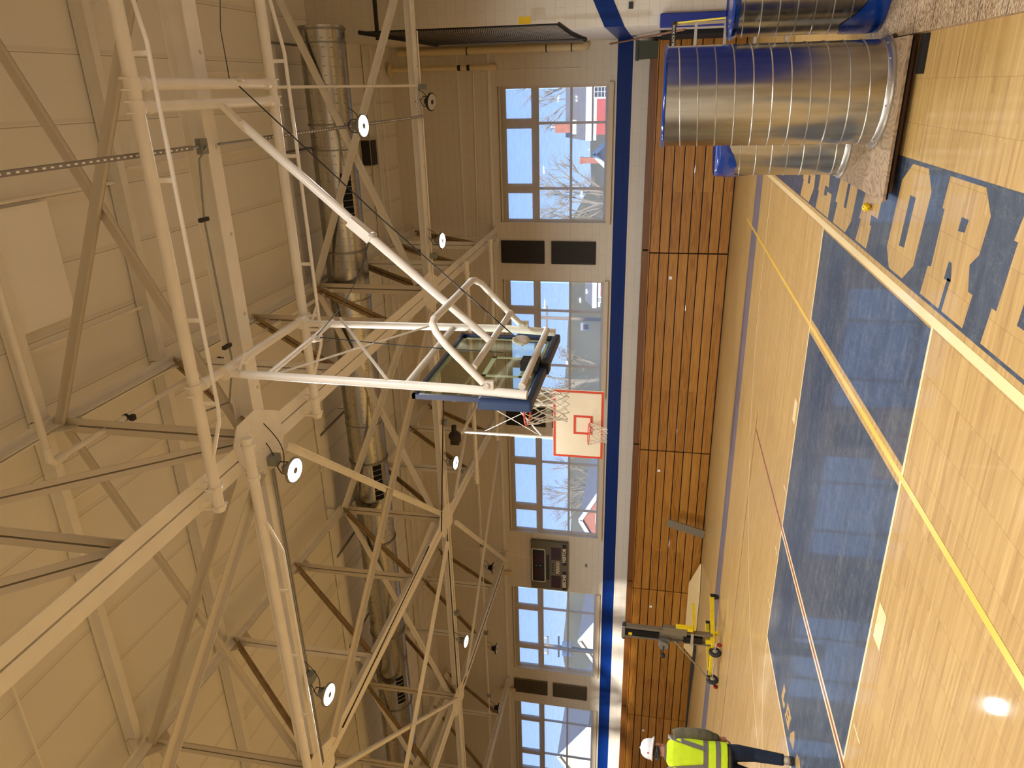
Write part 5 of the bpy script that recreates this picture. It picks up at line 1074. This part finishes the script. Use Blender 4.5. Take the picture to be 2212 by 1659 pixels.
# ------------------------------------------------------------------ outdoors, seen through the windows
ln = struct(MB().box((-130, YW + .6, -.4), (60, 130, -.02)).build('ground', 'lawn'))
hl_ = MB(); n = 60; vs = []
rn = random.Random(11)
for k in range(n + 1):
    x_ = -150 + 230 * k / n; top = (13.3 if x_ < -14 else 10.6) + .4 * math.sin(k * .5) + rn.uniform(-.25, .25)
    vs += [(x_, 88, -.4), (x_, 95, top), (x_, 130, top + 1), (x_, 131, -.4)]
hl_.add(vs, [[i * 4 + j, (i + 1) * 4 + j, (i + 1) * 4 + j + 1, i * 4 + j + 1] for i in range(n) for j in range(3)]); struct(hl_.build('hillside', 'hill'))
def house(name, x0, x1, y0, y1, ze, zr, wall, label, gable_x=True, wins=(), chim=None):
    t = thing(name, ((x0 + x1) / 2, (y0 + y1) / 2, -.02), label, 'house')
    m_ = MB().box((x0, y0, -.02), (x1, y1, ze)); ov = .35
    if gable_x:      # ridge along x
        ym = (y0 + y1) / 2; rf = MB(); rf.add([(x0 - ov, y0 - ov, ze - .05), (x1 + ov, y0 - ov, ze - .05), (x1 + ov, ym, zr), (x0 - ov, ym, zr), (x0 - ov, y1 + ov, ze - .05), (x1 + ov, y1 + ov, ze - .05)], [(0, 1, 2, 3), (3, 2, 5, 4), (0, 3, 4), (1, 5, 2), (0, 4, 5, 1)])
        fa = MB().box((x0 - ov, y0 - ov - .06, ze - .32), (x1 + ov, y0 - ov, ze + .06)); fa.box((x0 - ov, y0 - .02, ze - .6), (x1 + ov, y0 - .0, ze - .32))
    else:            # ridge along y, gable faces the gym
        xm = (x0 + x1) / 2; m_.add([(x0, y0, ze), (x1, y0, ze), (xm, y0, zr - .1), (x0, y1, ze), (x1, y1, ze), (xm, y1, zr - .1)], [(0, 1, 2), (5, 4, 3), (0, 2, 5, 3), (1, 4, 5, 2)])
        rf = MB(); rf.add([(x0 - ov, y0 - ov, ze - .2), (xm, y0 - ov, zr), (x1 + ov, y0 - ov, ze - .2), (x0 - ov, y1, ze - .2), (xm, y1, zr), (x1 + ov, y1, ze - .2)], [(0, 1, 4, 3), (1, 2, 5, 4)])
        so_ = rf
        fa = MB().prof((x0 - ov, y0 - ov - .03, ze - .32), (xm, y0 - ov - .03, zr - .12), [(-.03, .03, -.16, .16)], up=(0, 0, 1)).prof((xm, y0 - ov - .03, zr - .12), (x1 + ov, y0 - ov - .03, ze - .32), [(-.03, .03, -.16, .16)])
    m_.build('walls', wall, t); ro = rf.build('roof', 'roof_grey', t)
    if not gable_x: sl_ = ro.modifiers.new('thick', 'SOLIDIFY'); sl_.thickness = .15
    fa.build('fascia', 'trim_white', t)
    for (wx, wz, ww, wh) in wins:
        wo_ = MB().box((wx - ww / 2 - .12, y0 - .06, wz - .12), (wx + ww / 2 + .12, y0 - .01, wz + wh + .12)).build('window_trim', 'trim_white', t)
        MB().box((wx - ww / 2, y0 - .08, wz), (wx + ww / 2, y0 - .06, wz + wh)).build('window_glass', 'dark_glass', wo_)
        g_ = MB()
        for q in (1, 2): g_.box((wx - ww / 2 + ww * q / 3 - .02, y0 - .1, wz), (wx - ww / 2 + ww * q / 3 + .02, y0 - .08, wz + wh))
        for q in (1, 2, 3): g_.box((wx - ww / 2, y0 - .1, wz + wh * q / 4 - .02), (wx + ww / 2, y0 - .08, wz + wh * q / 4 + .02))
        g_.build('muntins', 'trim_white', wo_)
    if chim:
        cx_, cy_, cw, z0, z1 = chim; c_ = MB().box((cx_ - cw / 2, cy_ - cw / 2, z0), (cx_ + cw / 2, cy_ + cw / 2, z1)).build('chimney', 'brick_orange', t)
        MB().lathe((cx_, cy_, z1), (0, 0, 1), [(.1, 0), (.08, .2), (.14, .22), (.14, .32), (.05, .36)], 12).build('chimney_cap', 'alu', c_)
        MB().box((cx_ - cw / 2 - .1, cy_ - cw / 2 - .1, z0), (cx_ + cw / 2 + .1, cy_ + cw / 2 + .1, z0 + .35)).build('flashing', 'trim_white', c_)
    return t
house('brick_house', -3.0, 6.0, 50, 57, 6.75, 8.6, 'brick_red', 'red brick house with white trim and chimney, outside the nearest window', True, ((-.25, 5.45, .9, .85), (3, 5.2, .9, 1.1)), (-2.6, 52, .7, 7.6, 9.1))
house('small_house', -17.2, -15.6, 60, 64, 7.0, 7.9, 'brick_red', 'small distant red house on the hill outside the second window', True, ((-16.9, 6.2, .3, .4),))
house('gable_house', -36.4, -28.2, 50, 60, 4.7, 6.95, 'brick_orange', 'house gable with white trim outside the third window', False, ((-32.2, 4.4, .7, 1.1),))
house('gable_house', -57.4, -49.7, 60, 70, 5.5, 7.9, 'peach_siding', 'pale gabled house outside the window left of the scoreboard', False)
house('gable_house', -75.5, -65.5, 60, 70, 6.8, 10.1, 'peach_siding', 'pale gabled house outside the farthest window', False)
house('white_gable_house', -5.9, -4.2, 60, 66, 6.2, 7.3, 'trim_white', 'little white lattice gable beyond the bare tree outside the nearest window', False)
bc = thing('brick_chimney', (-5.7, 62, -.02), 'lone orange brick chimney beyond the bare tree', 'chimney'); MB().box((-5.95, 62, -.02), (-5.5, 62.5, 8.4)).build('stack', 'brick_orange', bc); MB().box((-6.0, 61.95, 8.3), (-5.45, 62.55, 8.5)).build('cap', 'brick_orange', bc)
for i, (x_, y_, h_, l_) in enumerate(((-12.45, 40, 8.6, 'wooden utility pole with orange sign outside the second window'), (-32.6, 35.6, 8.0, 'utility pole with transformers outside the window left of the scoreboard'))):
    t = thing('utility_pole', (x_, y_, -.02), l_, 'utility pole'); MB().tube([(x_, y_, -.02), (x_, y_, h_)], [.13, .09], 12).build('pole', 'pole_wood', t, True)
    k = MB().box((x_ - .7, y_ - .05, h_ - .7), (x_ + .7, y_ + .05, h_ - .6))
    if i: k.box((x_ - .8, y_ - .05, h_ - 1.4), (x_ + .8, y_ + .05, h_ - 1.3))
    k.build('crossarm', 'pole_wood', t)
    k = MB()
    for q in (-.6, 0, .6): k.lathe((x_ + q, y_, h_ - .6), (0, 0, 1), [(.05, 0), (.06, .1), (.03, .18)], 10)
    if i: k.lathe((x_ - .35, y_ - .1, h_ - 2.2), (0, 0, 1), [(.18, 0), (.18, .6)], 12); k.lathe((x_ + .35, y_ - .1, h_ - 2.2), (0, 0, 1), [(.18, 0), (.18, .6)], 12)
    k.build('insulator', 'trim_white', t)
    if not i:
        MB().box((x_ - .62, y_ - .2, 5.45), (x_ - .18, y_ - .16, 5.95)).build('sign_frame', 'trim_white', t); MB().box((x_ - .55, y_ - .22, 5.52), (x_ - .25, y_ - .2, 5.8)).build('sign_face', 'brick_orange', t)
def tree(x_, y_, h_, spread, leaf, label, seed, nleaf=1400, lo=.35, bare=True):
    rn = random.Random(seed); t = thing('tree', (x_, y_, -.02), label, 'tree'); tb = MB(); tips = []
    def grow(p, d_, ln_, r_, dep):
        q = p + d_ * ln_; tb.tube([p, p.lerp(q, .5) + V((rn.uniform(-1, 1), rn.uniform(-1, 1), 0)) * ln_ * .05, q], [r_, r_ * .85, r_ * .65], 6 if dep > 2 else 4, cap=False)
        tips.append((q, dep))
        if dep == 0: return
        for _ in range(3 if dep > 1 else 4):
            nd = (d_ + V((rn.uniform(-1, 1), rn.uniform(-1, 1), rn.uniform(-.3, .7))) * spread).normalized(); grow(q, nd, ln_ * rn.uniform(.6, .85), r_ * .6, dep - 1)
    grow(V((x_, y_, -.02)), V((0, 0, 1)), h_ * lo, h_ * .022, 5 if bare else 3); tb.build('trunk', 'bark', t)
    lf_ = MB(); low = [q for q, dp in tips if dp <= 2]
    for _ in range(nleaf):
        c_ = rn.choice(low) + V((rn.gauss(0, .22), rn.gauss(0, .22), rn.gauss(0, .2))); s_ = rn.uniform(.025, .07); a = V((rn.uniform(-1, 1), rn.uniform(-1, 1), rn.uniform(-1, 1))).normalized() * s_; b_ = V((rn.uniform(-1, 1), rn.uniform(-1, 1), rn.uniform(-1, 1))).normalized() * s_
        lf_.add([c_, c_ + a, c_ + a + b_, c_ + b_], [(0, 1, 2, 3)])
    lf_.build('foliage', leaf, t)
tree(-6.3, 43, 8.6, .62, 'leaf_pale', 'bare spreading tree with pale buds outside the nearest window', 3, 1500)
tree(1.2, 60, 11.5, .5, 'leaf_pale', 'budding tree behind the brick house', 5, 1600)
tree(-17.3, 44, 9.4, .4, 'leaf_dull', 'leafy young tree outside the second window, beside the net', 8, 2600, bare=False)
tree(-37.2, 66, 11, .6, 'leaf_dull', 'budding tree outside the third window above the gable roof', 12, 2600)
tree(-33.5, 67, 10.2, .6, 'leaf_dull', 'second budding tree outside the third window, more to the right', 15, 2400)
tree(-10.5, 55, 7.6, .6, 'leaf_dull', 'low tree left of the bare tree outside the nearest window', 19, 2200)
